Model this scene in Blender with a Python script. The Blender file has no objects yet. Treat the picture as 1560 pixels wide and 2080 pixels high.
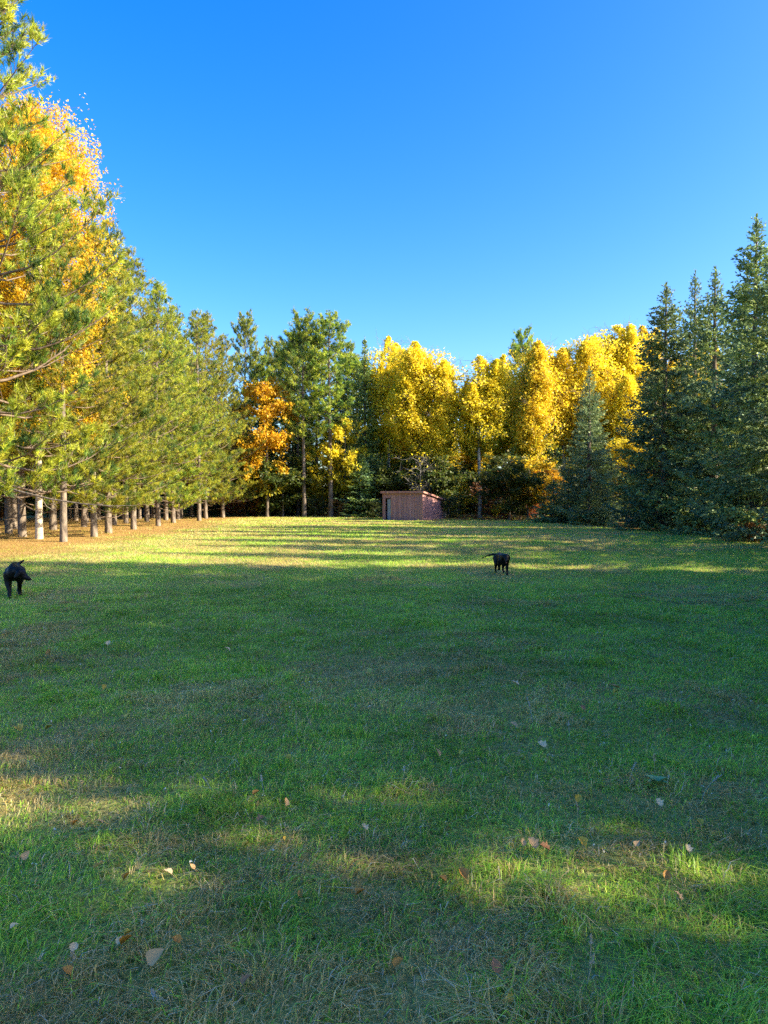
import bpy, bmesh, math, random
import numpy as np
from mathutils import Vector, Matrix

R_ = math.radians
sc = bpy.context.scene
COL = sc.collection

# ------------------------------------------------------------------ camera, sky, sun, exposure
CAM_H = 1.65
cam_d = bpy.data.cameras.new('camera')
cam = bpy.data.objects.new('camera', cam_d); COL.objects.link(cam)
cam_d.sensor_fit = 'VERTICAL'; cam_d.sensor_height = 36.0
cam_d.lens = 36.0 * 1442 / 2080
cam_d.clip_start = 0.05; cam_d.clip_end = 2000
cam.location = (0, 0, CAM_H)
cam.rotation_euler = (R_(89.0), 0, 0)
sc.camera = cam

SUN_EL, SUN_AZ = 26.0, 102.0          # azimuth clockwise from +Y (view direction)
world = bpy.data.worlds.new('World'); sc.world = world; world.use_nodes = True
wn = world.node_tree; wn.nodes.clear()
sky = wn.nodes.new('ShaderNodeTexSky'); sky.sky_type = 'NISHITA'; sky.sun_disc = False
sky.sun_elevation = R_(SUN_EL); sky.sun_rotation = R_(SUN_AZ)
sky.altitude = 0; sky.air_density = 1.0; sky.dust_density = 1.8; sky.ozone_density = 3.0
hs = wn.nodes.new('ShaderNodeHueSaturation'); hs.inputs['Saturation'].default_value = 1.43; hs.inputs['Hue'].default_value = 0.512
bg = wn.nodes.new('ShaderNodeBackground'); bg.inputs['Strength'].default_value = 0.102
wo = wn.nodes.new('ShaderNodeOutputWorld')
wn.links.new(sky.outputs[0], hs.inputs['Color']); wn.links.new(hs.outputs[0], bg.inputs[0]); wn.links.new(bg.outputs[0], wo.inputs[0])

sun_d = bpy.data.lights.new('sun', 'SUN'); sun_d.energy = 4.0; sun_d.angle = R_(0.53); sun_d.color = (1.0, 0.84, 0.58)
sun = bpy.data.objects.new('sun', sun_d); COL.objects.link(sun)
sdir = Vector((math.sin(R_(SUN_AZ)) * math.cos(R_(SUN_EL)), math.cos(R_(SUN_AZ)) * math.cos(R_(SUN_EL)), math.sin(R_(SUN_EL))))
sun.rotation_euler = sdir.to_track_quat('Z', 'Y').to_euler()
sun.location = (40, -10, 40)

vs = sc.view_settings
vs.view_transform = 'Standard'; vs.look = 'None'; vs.exposure = 2.08; vs.gamma = 1.0; vs.use_curve_mapping = False
cy = sc.cycles
cy.max_bounces = 7; cy.diffuse_bounces = 4; cy.glossy_bounces = 1; cy.transmission_bounces = 3; cy.transparent_max_bounces = 4
cy.caustics_reflective = False; cy.caustics_refractive = False
cy.use_denoising = False; cy.sample_clamp_indirect = 3.0
cy.use_adaptive_sampling = True; cy.adaptive_threshold = 0.012

# ------------------------------------------------------------------ helpers
def rs(seed): return np.random.default_rng(seed)
_tab = rs(5).random((64, 64))
def vnoise(x, y, scale=1.0, off=0.0):
    x = np.asarray(x, float) * scale + off * 7.13 + 500; y = np.asarray(y, float) * scale + off * 3.7 + 500
    xi = np.floor(x).astype(int); yi = np.floor(y).astype(int); fx = x - xi; fy = y - yi
    fx = fx * fx * (3 - 2 * fx); fy = fy * fy * (3 - 2 * fy)
    a = _tab[xi % 64, yi % 64]; b = _tab[(xi + 1) % 64, yi % 64]; c = _tab[xi % 64, (yi + 1) % 64]; d = _tab[(xi + 1) % 64, (yi + 1) % 64]
    return (a * (1 - fx) + b * fx) * (1 - fy) + (c * (1 - fx) + d * fx) * fy
def fbm(x, y, scale, off=0.0, oct=3):
    s = 0; a = 1; t = 0
    for i in range(oct):
        s = s + a * vnoise(x, y, scale * 2 ** i, off + i * 1.7); t += a; a *= 0.5
    return s / t
def sstep(a, b, x):
    t = np.clip((np.asarray(x, float) - a) / (b - a), 0, 1); return t * t * (3 - 2 * t)
def ground_h(x, y):
    x = np.asarray(x, float); y = np.asarray(y, float)
    return (fbm(x, y, 0.35, 2.0, 2) - 0.5) * 0.07 * sstep(1.0, 6.0, np.abs(y)) + (fbm(x, y, 0.09, 9.0, 2) - 0.5) * 0.16 * sstep(6, 25, np.abs(y))
def gh(x, y): return float(ground_h(x, y))
def at(px, py):                        # photo pixel on level ground -> ground point
    d = CAM_H * 1442 / (py - 1015.0)
    x = (px - 780) * d / 1442
    return x, d
def nrm(v): return v / np.maximum(np.linalg.norm(v, axis=-1, keepdims=True), 1e-9)
def perp_pair(D, rng):
    r = rng.normal(size=D.shape); u = nrm(np.cross(D, r)); return u, np.cross(D, u)

class MB:
    """collects vertices, triangles, quads, vertex colours"""
    def __init__(s): s.v = []; s.t = []; s.q = []; s.c = []; s.n = 0
    def add(s, v, t=None, q=None, c=None):
        v = np.asarray(v, np.float32).reshape(-1, 3); k = len(v)
        s.v.append(v)
        if t is not None and len(t): s.t.append(np.asarray(t, np.int64).reshape(-1, 3) + s.n)
        if q is not None and len(q): s.q.append(np.asarray(q, np.int64).reshape(-1, 4) + s.n)
        if c is None: c = np.ones((k, 3))
        c = np.asarray(c, np.float32)
        if c.ndim == 1: c = np.tile(c, (k, 1))
        s.c.append(c); s.n += k
    def mesh(s, name, mat, smooth=False):
        me = bpy.data.meshes.new(name)
        if not s.n: return me
        v = np.concatenate(s.v); c = np.concatenate(s.c)
        t = np.concatenate(s.t) if s.t else np.zeros((0, 3), np.int64)
        q = np.concatenate(s.q) if s.q else np.zeros((0, 4), np.int64)
        me.vertices.add(len(v)); me.vertices.foreach_set('co', v.ravel())
        nl = t.size + q.size; me.loops.add(nl)
        me.loops.foreach_set('vertex_index', np.concatenate([t.ravel(), q.ravel()]).astype(np.int32))
        me.polygons.add(len(t) + len(q))
        st = np.concatenate([np.arange(len(t)) * 3, t.size + np.arange(len(q)) * 4]).astype(np.int32)
        me.polygons.foreach_set('loop_start', st)
        me.polygons.foreach_set('use_smooth', np.full(len(st), smooth, bool))
        me.update(calc_edges=True)
        a = me.color_attributes.new('col', 'FLOAT_COLOR', 'POINT')
        a.data.foreach_set('color', np.concatenate([c, np.ones((len(c), 1), np.float32)], 1).astype(np.float32).ravel())
        me.materials.append(mat)
        return me

def tube(mb, pts, rad, sides=5, c=None, cap=False):
    pts = np.asarray(pts, float); rad = np.asarray(rad, float); m = len(pts)
    T = np.gradient(pts, axis=0); T = nrm(T)
    ref = np.array([0, 0, 1.0]) if abs(T[0][2]) < 0.8 else np.array([1.0, 0, 0])
    U = nrm(np.cross(T, ref)); W = np.cross(T, U)
    a = np.linspace(0, 2 * np.pi, sides, endpoint=False)
    ring = pts[:, None, :] + rad[:, None, None] * (np.cos(a)[None, :, None] * U[:, None, :] + np.sin(a)[None, :, None] * W[:, None, :])
    i = np.arange(m - 1)[:, None] * sides; j = np.arange(sides)[None, :]; j2 = (j + 1) % sides
    q = np.stack([i + j, i + j2, i + sides + j2, i + sides + j], -1).reshape(-1, 4)
    v = ring.reshape(-1, 3)
    if cap:
        v = np.concatenate([v, pts[:1], pts[-1:]]); k = m * sides
        t = [(k, (x + 1) % sides, x) for x in range(sides)] + [(k + 1, (m - 1) * sides + x, (m - 1) * sides + (x + 1) % sides) for x in range(sides)]
        mb.add(v, t=t, q=q, c=c)
    else: mb.add(v, q=q, c=c)

def needles(mb, P, D, L, k, W, C, rng, spread=(0.25, 1.15), back=0.6):
    """tufts of k long thin triangles round the shoot tips P pointing along D"""
    n = len(P); P = np.repeat(P, k, 0); D = np.repeat(D, k, 0); L = np.repeat(L, k, 0)
    u, w = perp_pair(D, rng); th = rng.uniform(*spread, n * k)[:, None]
    d = D * np.cos(th) + u * np.sin(th)
    b = P - D * (rng.random((n * k, 1)) ** 1.5 * L[:, None] * back)
    L2 = (L * rng.uniform(0.7, 1.1, n * k))[:, None]
    s, _ = perp_pair(d, rng); W = (W * rng.uniform(0.7, 1.3, n * k))[:, None]
    v = np.stack([b - s * W * 0.5, b + s * W * 0.5, b + d * L2], 1)
    c = np.repeat(C, k, 0)[:, None, :] * rng.uniform(0.8, 1.2, (n * k, 1, 1)) * np.ones((1, 3, 1))
    mb.add(v.reshape(-1, 3), t=np.arange(n * k * 3).reshape(-1, 3), c=c.reshape(-1, 3))

def strips(mb, P, D, L, W, C, rng, up=None):
    """flat tapered twiglets"""
    n = len(P)
    if up is None: s, _ = perp_pair(D, rng)
    else: s = nrm(np.cross(D, nrm(up + rng.normal(0, 0.45, (n, 3)))))
    L = L[:, None]; W = W[:, None]
    v = np.stack([P, P + D * L * 0.45 + s * W * 0.5, P + D * L, P + D * L * 0.45 - s * W * 0.5], 1)
    c = C[:, None, :] * np.ones((1, 4, 1))
    mb.add(v.reshape(-1, 3), q=np.arange(n * 4).reshape(-1, 4), c=c.reshape(-1, 3))

def tri_leaves(mb, P, S, C, rng, hang=0.3):
    n = len(P)
    D = nrm(rng.normal(size=(n, 3)) + np.array([0, 0, -hang])); s, w = perp_pair(D, rng)
    S = S[:, None] * 1.15
    v = np.stack([P + s * S * 0.45, P - s * S * 0.45, P + D * S], 1)
    mb.add(v.reshape(-1, 3), t=np.arange(n * 3).reshape(-1, 3), c=np.repeat(C, 3, 0))

def leaves(mb, P, S, C, rng, hang=0.3):
    n = len(P)
    D = nrm(rng.normal(size=(n, 3)) + np.array([0, 0, -hang])); s, w = perp_pair(D, rng)
    S = S[:, None]
    v = np.stack([P, P + D * S * 0.42 + s * S * 0.42 + w * S * 0.10, P + D * S, P + D * S * 0.42 - s * S * 0.42 + w * S * 0.10], 1)
    c = C[:, None, :] * np.ones((1, 4, 1))
    mb.add(v.reshape(-1, 3), q=np.arange(n * 4).reshape(-1, 4), c=c.reshape(-1, 3))

def tag(o, label=None, cat=None, group=None, kind=None):
    if label: o['label'] = label
    if cat: o['category'] = cat
    if group: o['group'] = group
    if kind: o['kind'] = kind
    return o
def link(name, me, parent=None):
    o = bpy.data.objects.new(name, me); COL.objects.link(o)
    if parent is not None: o.parent = parent
    return o
def empty(name, loc, rz=0.0, s=(1, 1, 1)):
    e = bpy.data.objects.new(name, None); COL.objects.link(e); e.empty_display_size = 0.3
    e.location = loc; e.rotation_euler = (0, 0, rz); e.scale = s
    return e

# ------------------------------------------------------------------ materials
def new_mat(name):
    m = bpy.data.materials.new(name); m.use_nodes = True; nt = m.node_tree; nt.nodes.clear()
    out = nt.nodes.new('ShaderNodeOutputMaterial'); return m, nt, out
def N(nt, t, **kw):
    n = nt.nodes.new(t)
    for k, v in kw.items():
        if k in n.inputs: n.inputs[k].default_value = v
        else: setattr(n, k, v)
    return n
def foliage_mat(name, trans=0.35, gloss=0.03, rough=0.5, vary=0.12):
    m, nt, out = new_mat(name); L = nt.links.new
    at_ = N(nt, 'ShaderNodeAttribute', attribute_name='col')
    oi = N(nt, 'ShaderNodeObjectInfo')
    h = N(nt, 'ShaderNodeHueSaturation')
    mr = N(nt, 'ShaderNodeMapRange'); mr.inputs['To Min'].default_value = 1 - vary; mr.inputs['To Max'].default_value = 1 + vary
    mh = N(nt, 'ShaderNodeMapRange'); mh.inputs['To Min'].default_value = 0.485; mh.inputs['To Max'].default_value = 0.512
    L(oi.outputs['Random'], mr.inputs['Value']); L(mr.outputs[0], h.inputs['Value'])
    L(oi.outputs['Random'], mh.inputs['Value']); L(mh.outputs[0], h.inputs['Hue'])
    L(at_.outputs['Color'], h.inputs['Color'])
    d = N(nt, 'ShaderNodeBsdfDiffuse'); t = N(nt, 'ShaderNodeBsdfTranslucent')
    L(h.outputs[0], d.inputs['Color']); L(h.outputs[0], t.inputs['Color'])
    mx = N(nt, 'ShaderNodeMixShader'); mx.inputs[0].default_value = trans
    L(d.outputs[0], mx.inputs[1]); L(t.outputs[0], mx.inputs[2])
    g = N(nt, 'ShaderNodeBsdfGlossy'); g.inputs['Roughness'].default_value = rough; g.inputs['Color'].default_value = (1, 1, 1, 1)
    m2 = N(nt, 'ShaderNodeMixShader'); m2.inputs[0].default_value = gloss
    L(mx.outputs[0], m2.inputs[1]); L(g.outputs[0], m2.inputs[2]); L(m2.outputs[0], out.inputs[0])
    return m
def bark_mat(name, c1, c2, scale=6.0, stretch=(1, 1, 0.25), bump=0.5, marks=None):
    m, nt, out = new_mat(name); L = nt.links.new
    tc = N(nt, 'ShaderNodeTexCoord'); mp = N(nt, 'ShaderNodeMapping'); mp.inputs['Scale'].default_value = stretch
    L(tc.outputs['Object'], mp.inputs[0])
    no = N(nt, 'ShaderNodeTexNoise'); no.inputs['Scale'].default_value = scale; no.inputs['Detail'].default_value = 6
    L(mp.outputs[0], no.inputs['Vector'])
    cr = N(nt, 'ShaderNodeValToRGB'); cr.color_ramp.elements[0].color = (*c1, 1); cr.color_ramp.elements[1].color = (*c2, 1)
    cr.color_ramp.elements[0].position = 0.35; cr.color_ramp.elements[1].position = 0.65
    L(no.outputs[0], cr.inputs[0])
    p = N(nt, 'ShaderNodeBsdfPrincipled'); p.inputs['Roughness'].default_value = 0.9
    src = cr.outputs[0]
    if marks:
        mp2 = N(nt, 'ShaderNodeMapping'); mp2.inputs['Scale'].default_value = (0.6, 0.6, 5.0); L(tc.outputs['Object'], mp2.inputs[0])
        n2 = N(nt, 'ShaderNodeTexNoise'); n2.inputs['Scale'].default_value = 3.0; L(mp2.outputs[0], n2.inputs['Vector'])
        c2_ = N(nt, 'ShaderNodeValToRGB'); c2_.color_ramp.elements[0].position = 0.6; c2_.color_ramp.elements[1].position = 0.66
        L(n2.outputs[0], c2_.inputs[0])
        mx = N(nt, 'ShaderNodeMixRGB'); L(c2_.outputs[0], mx.inputs[0]); L(src, mx.inputs[1]); mx.inputs[2].default_value = (*marks, 1); src = mx.outputs[0]
    L(src, p.inputs['Base Color'])
    b = N(nt, 'ShaderNodeBump'); b.inputs['Strength'].default_value = bump; b.inputs['Distance'].default_value = 0.03
    L(no.outputs[0], b.inputs['Height']); L(b.outputs[0], p.inputs['Normal']); L(p.outputs[0], out.inputs[0])
    return m

M = {}
M['needle'] = foliage_mat('pine_needles', 0.48, 0.02, 0.45, 0.15)
M['spruce'] = foliage_mat('spruce_needles', 0.25, 0.025, 0.45, 0.18)
M['leaf'] = foliage_mat('autumn_leaves', 0.58, 0.02, 0.5, 0.10)
M['grass'] = foliage_mat('grass_blades', 0.45, 0.02, 0.45, 0.0)
M['bark_pine'] = bark_mat('pine_bark', (0.075, 0.060, 0.050), (0.23, 0.19, 0.155), 9, (1, 1, 0.3), 0.9)
M['bark_dark'] = bark_mat('dark_bark', (0.06, 0.045, 0.035), (0.17, 0.14, 0.11), 9, (1, 1, 0.3), 0.8)
M['bark_birch'] = bark_mat('birch_bark', (0.36, 0.31, 0.25), (0.58, 0.52, 0.43), 4, (1, 1, 2), 0.2, marks=(0.05, 0.04, 0.035))
M['bark_aspen'] = bark_mat('aspen_bark', (0.20, 0.19, 0.15), (0.42, 0.40, 0.32), 5, (1, 1, 0.8), 0.3, marks=(0.05, 0.05, 0.04))
M['twig'] = bark_mat('twig_bark', (0.10, 0.07, 0.05), (0.20, 0.15, 0.11), 12, (1, 1, 0.5), 0.2)
M['grey_twig'] = bark_mat('lichen_twig', (0.10, 0.095, 0.085), (0.20, 0.19, 0.175), 12, (1, 1, 0.5), 0.2)

# ------------------------------------------------------------------ the ground
def lawn_left(y): return -10.6 - 2.0 * sstep(38, 55, y)
def lawn_back(x): return np.interp(x, [-40, -18, 0, 8, 40], [73, 72, 61.5, 56.5, 50])
def lawn_right(y): return np.interp(y, [-20, 20, 28, 41, 53, 80], [14.5, 14.5, 14.6, 13.0, 11.6, 11])
def litter_mask(x, y):       # 1 in the woods, 0 on the lawn
    n = (fbm(x, y, 0.45, 4.0, 3) - 0.5) * 5.0
    a = sstep(-1.6, 1.2, lawn_left(y) - x + n * 0.8)
    b = sstep(-0.5, 1.0, y - lawn_back(x) + n * 0.25)
    c = sstep(-0.5, 1.0, x - lawn_right(y) + n * 0.3)
    return np.maximum(np.maximum(a, b), c), a, np.maximum(b, c)

def build_ground():
    g = np.sinh(np.linspace(-5.2, 5.2, 171)) ; g = g / g.max() * 300
    yy = g + 8; xx = g
    X, Y = np.meshgrid(xx, yy); Z = ground_h(X, Y)
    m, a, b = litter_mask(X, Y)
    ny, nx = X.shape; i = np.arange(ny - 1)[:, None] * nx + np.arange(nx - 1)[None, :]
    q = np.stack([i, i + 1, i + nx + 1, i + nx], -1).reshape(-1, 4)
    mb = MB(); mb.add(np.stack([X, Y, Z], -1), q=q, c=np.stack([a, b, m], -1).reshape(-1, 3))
    mt, nt, out = new_mat('lawn_soil'); L = nt.links.new
    tc = N(nt, 'ShaderNodeTexCoord'); at_ = N(nt, 'ShaderNodeAttribute', attribute_name='col')
    sp = N(nt, 'ShaderNodeSeparateColor'); L(at_.outputs['Color'], sp.inputs[0])
    n1 = N(nt, 'ShaderNodeTexNoise'); n1.inputs['Scale'].default_value = 0.55; n1.inputs['Detail'].default_value = 8; L(tc.outputs['Object'], n1.inputs['Vector'])
    n2 = N(nt, 'ShaderNodeTexNoise'); n2.inputs['Scale'].default_value = 28; n2.inputs['Detail'].default_value = 6; L(tc.outputs['Object'], n2.inputs['Vector'])
    r1 = N(nt, 'ShaderNodeValToRGB'); e = r1.color_ramp.elements
    e[0].position = 0.35; e[0].color = (0.20, 0.27, 0.06, 1); e[1].position = 0.68; e[1].color = (0.34, 0.28, 0.12, 1)
    L(n1.outputs[0], r1.inputs[0])
    r2 = N(nt, 'ShaderNodeValToRGB'); e = r2.color_ramp.elements
    e[0].position = 0.3; e[0].color = (0.5, 0.5, 0.5, 1); e[1].position = 0.7; e[1].color = (1.3, 1.3, 1.3, 1)
    L(n2.outputs[0], r2.inputs[0])
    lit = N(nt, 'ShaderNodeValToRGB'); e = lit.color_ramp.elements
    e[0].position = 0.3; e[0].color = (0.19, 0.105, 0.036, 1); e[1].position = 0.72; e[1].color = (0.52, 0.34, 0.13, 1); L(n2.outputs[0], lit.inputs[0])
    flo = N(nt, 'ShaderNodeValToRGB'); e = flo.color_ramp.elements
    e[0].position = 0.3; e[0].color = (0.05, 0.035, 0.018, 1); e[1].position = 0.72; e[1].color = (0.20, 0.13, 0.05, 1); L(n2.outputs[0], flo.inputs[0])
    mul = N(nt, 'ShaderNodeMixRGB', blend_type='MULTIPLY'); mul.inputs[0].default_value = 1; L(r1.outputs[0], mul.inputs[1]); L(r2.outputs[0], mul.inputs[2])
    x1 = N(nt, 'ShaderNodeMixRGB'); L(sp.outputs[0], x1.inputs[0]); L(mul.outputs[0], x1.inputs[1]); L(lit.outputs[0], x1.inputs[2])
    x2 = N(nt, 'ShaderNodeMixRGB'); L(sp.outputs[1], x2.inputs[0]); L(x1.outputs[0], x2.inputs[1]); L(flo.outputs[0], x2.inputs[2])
    d = N(nt, 'ShaderNodeBsdfDiffuse'); L(x2.outputs[0], d.inputs[0])
    b = N(nt, 'ShaderNodeBump'); b.inputs['Strength'].default_value = 0.8; b.inputs['Distance'].default_value = 0.03; L(n2.outputs[0], b.inputs['Height']); L(b.outputs[0], d.inputs['Normal'])
    L(d.outputs[0], out.inputs[0])
    o = link('ground', mb.mesh('ground', mt, True)); tag(o, 'mown lawn ground running back to pine litter and woods', None, None, 'structure')
build_ground()

# ------------------------------------------------------------------ tree builders: each returns {part: mesh}
PINE_PAL = np.array([[0.33, 0.39, 0.040], [0.42, 0.45, 0.042], [0.17, 0.27, 0.040], [0.48, 0.47, 0.045], [0.08, 0.15, 0.035], [0.37, 0.41, 0.042]])
SPR_PAL = np.array([[0.19, 0.29, 0.12], [0.25, 0.34, 0.12], [0.14, 0.23, 0.13], [0.32, 0.41, 0.12], [0.22, 0.30, 0.13]])
SPR_LIGHT = np.array([[0.22, 0.31, 0.15], [0.26, 0.34, 0.14], [0.18, 0.27, 0.14]])

def trunk_mesh(name, H, r0, mat, rng, lean=0.01, sides=10, top=0.02, flare=1.25):
    mb = MB(); n = 14; t = np.linspace(0, 1, n)
    ph = rng.uniform(0, 6.28, 2)
    x = lean * H * np.sin(t * 2.2 + ph[0]) * t; y = lean * H * np.sin(t * 2.6 + ph[1]) * t
    z = t * H; z[0] = -0.25
    r = r0 * (1 - t) ** 0.8 + top; r[0] *= flare; r[1] *= 1.03
    tube(mb, np.stack([x, y, z], 1), r, sides)
    f = lambda h: np.array([np.interp(h / H, t, x), np.interp(h / H, t, y), h])
    return mb.mesh(name, mat, True), f, (lambda h: np.interp(h / H, t, r))

def build_pine(seed, H=15, hb=0.9, hb_in=4.0, R=3.6, k=18, nw=0.011, nl=0.17, dens=1.0, r0=0.21, pal=PINE_PAL, bark='bark_pine', upper=0.0, whorl=0.52, dead=True, irregular=0.0):
    """hb: lowest live branch on the +X side, hb_in on the -X side"""
    rng = rs(seed); tm, f, rad = trunk_mesh('trunk', H, r0, M[bark], rng)
    wood = MB(); P = []; D = []; C = []
    h = min(hb, hb_in)
    while h < H - 0.35:
        t = h / H
        # crown profile: broad low, rounded to a narrow top
        prof = min(1.0, 0.72 + 0.9 * t) * (1 - max(0, (t - 0.18) / 0.82) ** 1.5)
        if upper: prof = math.sin(min(1, max(0.05, (t - upper) / (1 - upper))) * 2.4 + 0.35) ** 0.8 if t > upper else 0.3
        nb = rng.integers(4, 7); a0 = rng.uniform(0, 6.28)
        for b in range(nb):
            az = a0 + b * 6.283 / nb + rng.normal(0, 0.25)
            lim = hb + (hb_in - hb) * (0.5 - 0.5 * math.cos(az)) ** 2
            if h < lim: continue
            L = R * prof * rng.uniform(0.68, 1.12) * (1 - irregular * rng.random()) + 0.25
            el = np.interp(t, [0, 0.25, 0.6, 0.9, 1], [-0.12, 0.05, 0.35, 0.75, 1.0]) + rng.normal(0, 0.1)
            m = 6; s = np.linspace(0, 1, m)
            hd = np.array([math.cos(az), math.sin(az), 0]); sd = np.array([-math.sin(az), math.cos(az), 0])
            b0 = f(h + rng.normal(0, 0.06))
            zc = L * (math.sin(el) * s + (0.22 - 0.1 * t) * (s ** 2.2) - (0.10 if t < 0.5 else 0.0) * np.sin(s * 3.14))
            wob = rng.normal(0, 0.05) * L * np.sin(s * 3.0)
            pts = b0 + hd * (L * math.cos(el) * s)[:, None] + sd * wob[:, None] + np.array([0, 0, 1.0]) * zc[:, None]
            br = max(0.012, 0.013 * L ** 0.9)
            tube(wood, pts, np.linspace(br, 0.006, m), 4)
            nt_ = int((7 + 10 * L) * dens * (1 if L > 1 else 0.9)) + 3
            ncs = max(4, int(L * 4.6))                   # side shoots
            us = np.sort(rng.uniform(0.28 if L > 1 else 0.12, 1.0, ncs))
            for u in us:
                p0 = np.array([np.interp(u, s, pts[:, i]) for i in range(3)])
                sg = rng.choice([-1, 1]); ang = rng.uniform(0.5, 1.0)
                sl = (0.22 + 0.36 * L * (1.05 - u)) * rng.uniform(0.6, 1.2)
                tdir = nrm(pts[-1] - pts[-3]); dd = nrm(tdir * math.cos(ang) + sd * sg * math.sin(ang) + np.array([0, 0, rng.uniform(0.05, 0.55)]))
                p1 = p0 + dd * sl + np.array([0, 0, 0.10 * sl])
                tube(wood, np.stack([p0, (p0 + p1) / 2 - np.array([0, 0, 0.03 * sl]), p1]), np.array([0.010, 0.007, 0.004]), 3)
                nk = max(2, int(sl * 8.0 * dens) + 1)
                vv = 1 - rng.random(nk) ** 1.5 * 0.75; vv[0] = 1
                q = p0 + (p1 - p0) * vv[:, None] + rng.normal(0, 0.07, (nk, 3)) * np.array([1, 1, 0.7])
                dq = nrm(dd + rng.normal(0, 0.35, (nk, 3)) + np.array([0, 0, 0.45]))
                P.append(q); D.append(dq)
                cc = pal[rng.integers(len(pal))] * rng.uniform(0.72, 1.2)
                C.append(np.tile(cc, (nk, 1)) * rng.uniform(0.85, 1.15, (nk, 1)))
            P.append(pts[-1:] + 0); D.append(nrm(pts[-1:] - pts[-2:-1] + np.array([[0, 0, 0.3]]))); C.append(pal[:1])
        if dead and h < hb_in:                         # bare dead stubs inside the crown
            for b in range(3):
                az = rng.uniform(1.6, 4.7); L = rng.uniform(0.5, 1.8); p0 = f(h)
                tube(wood, np.stack([p0, p0 + np.array([math.cos(az) * L, math.sin(az) * L, rng.uniform(-0.3, 0.1)])]), np.array([0.014, 0.004]), 3)
        h += whorl * rng.uniform(0.75, 1.25) * (1.0 if t < 0.8 else 0.7)
    top = f(H); P.append(np.tile(top, (6, 1)) + rng.normal(0, 0.08, (6, 3))); D.append(nrm(rng.normal(0, 0.4, (6, 3)) + np.array([0, 0, 1.0]))); C.append(np.tile(pal[0], (6, 1)))
    P = np.concatenate(P); D = np.concatenate(D); C = np.concatenate(C)
    cr = MB(); needles(cr, P, D, rng.uniform(0.8, 1.2, len(P)) * nl, k, nw, C, rng)
    return {'trunk': tm, 'branches': wood.mesh('branches', M['twig'] if bark == 'bark_pine' else M['bark_dark'], True), 'crown': cr.mesh('crown', M['needle'])}

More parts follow.
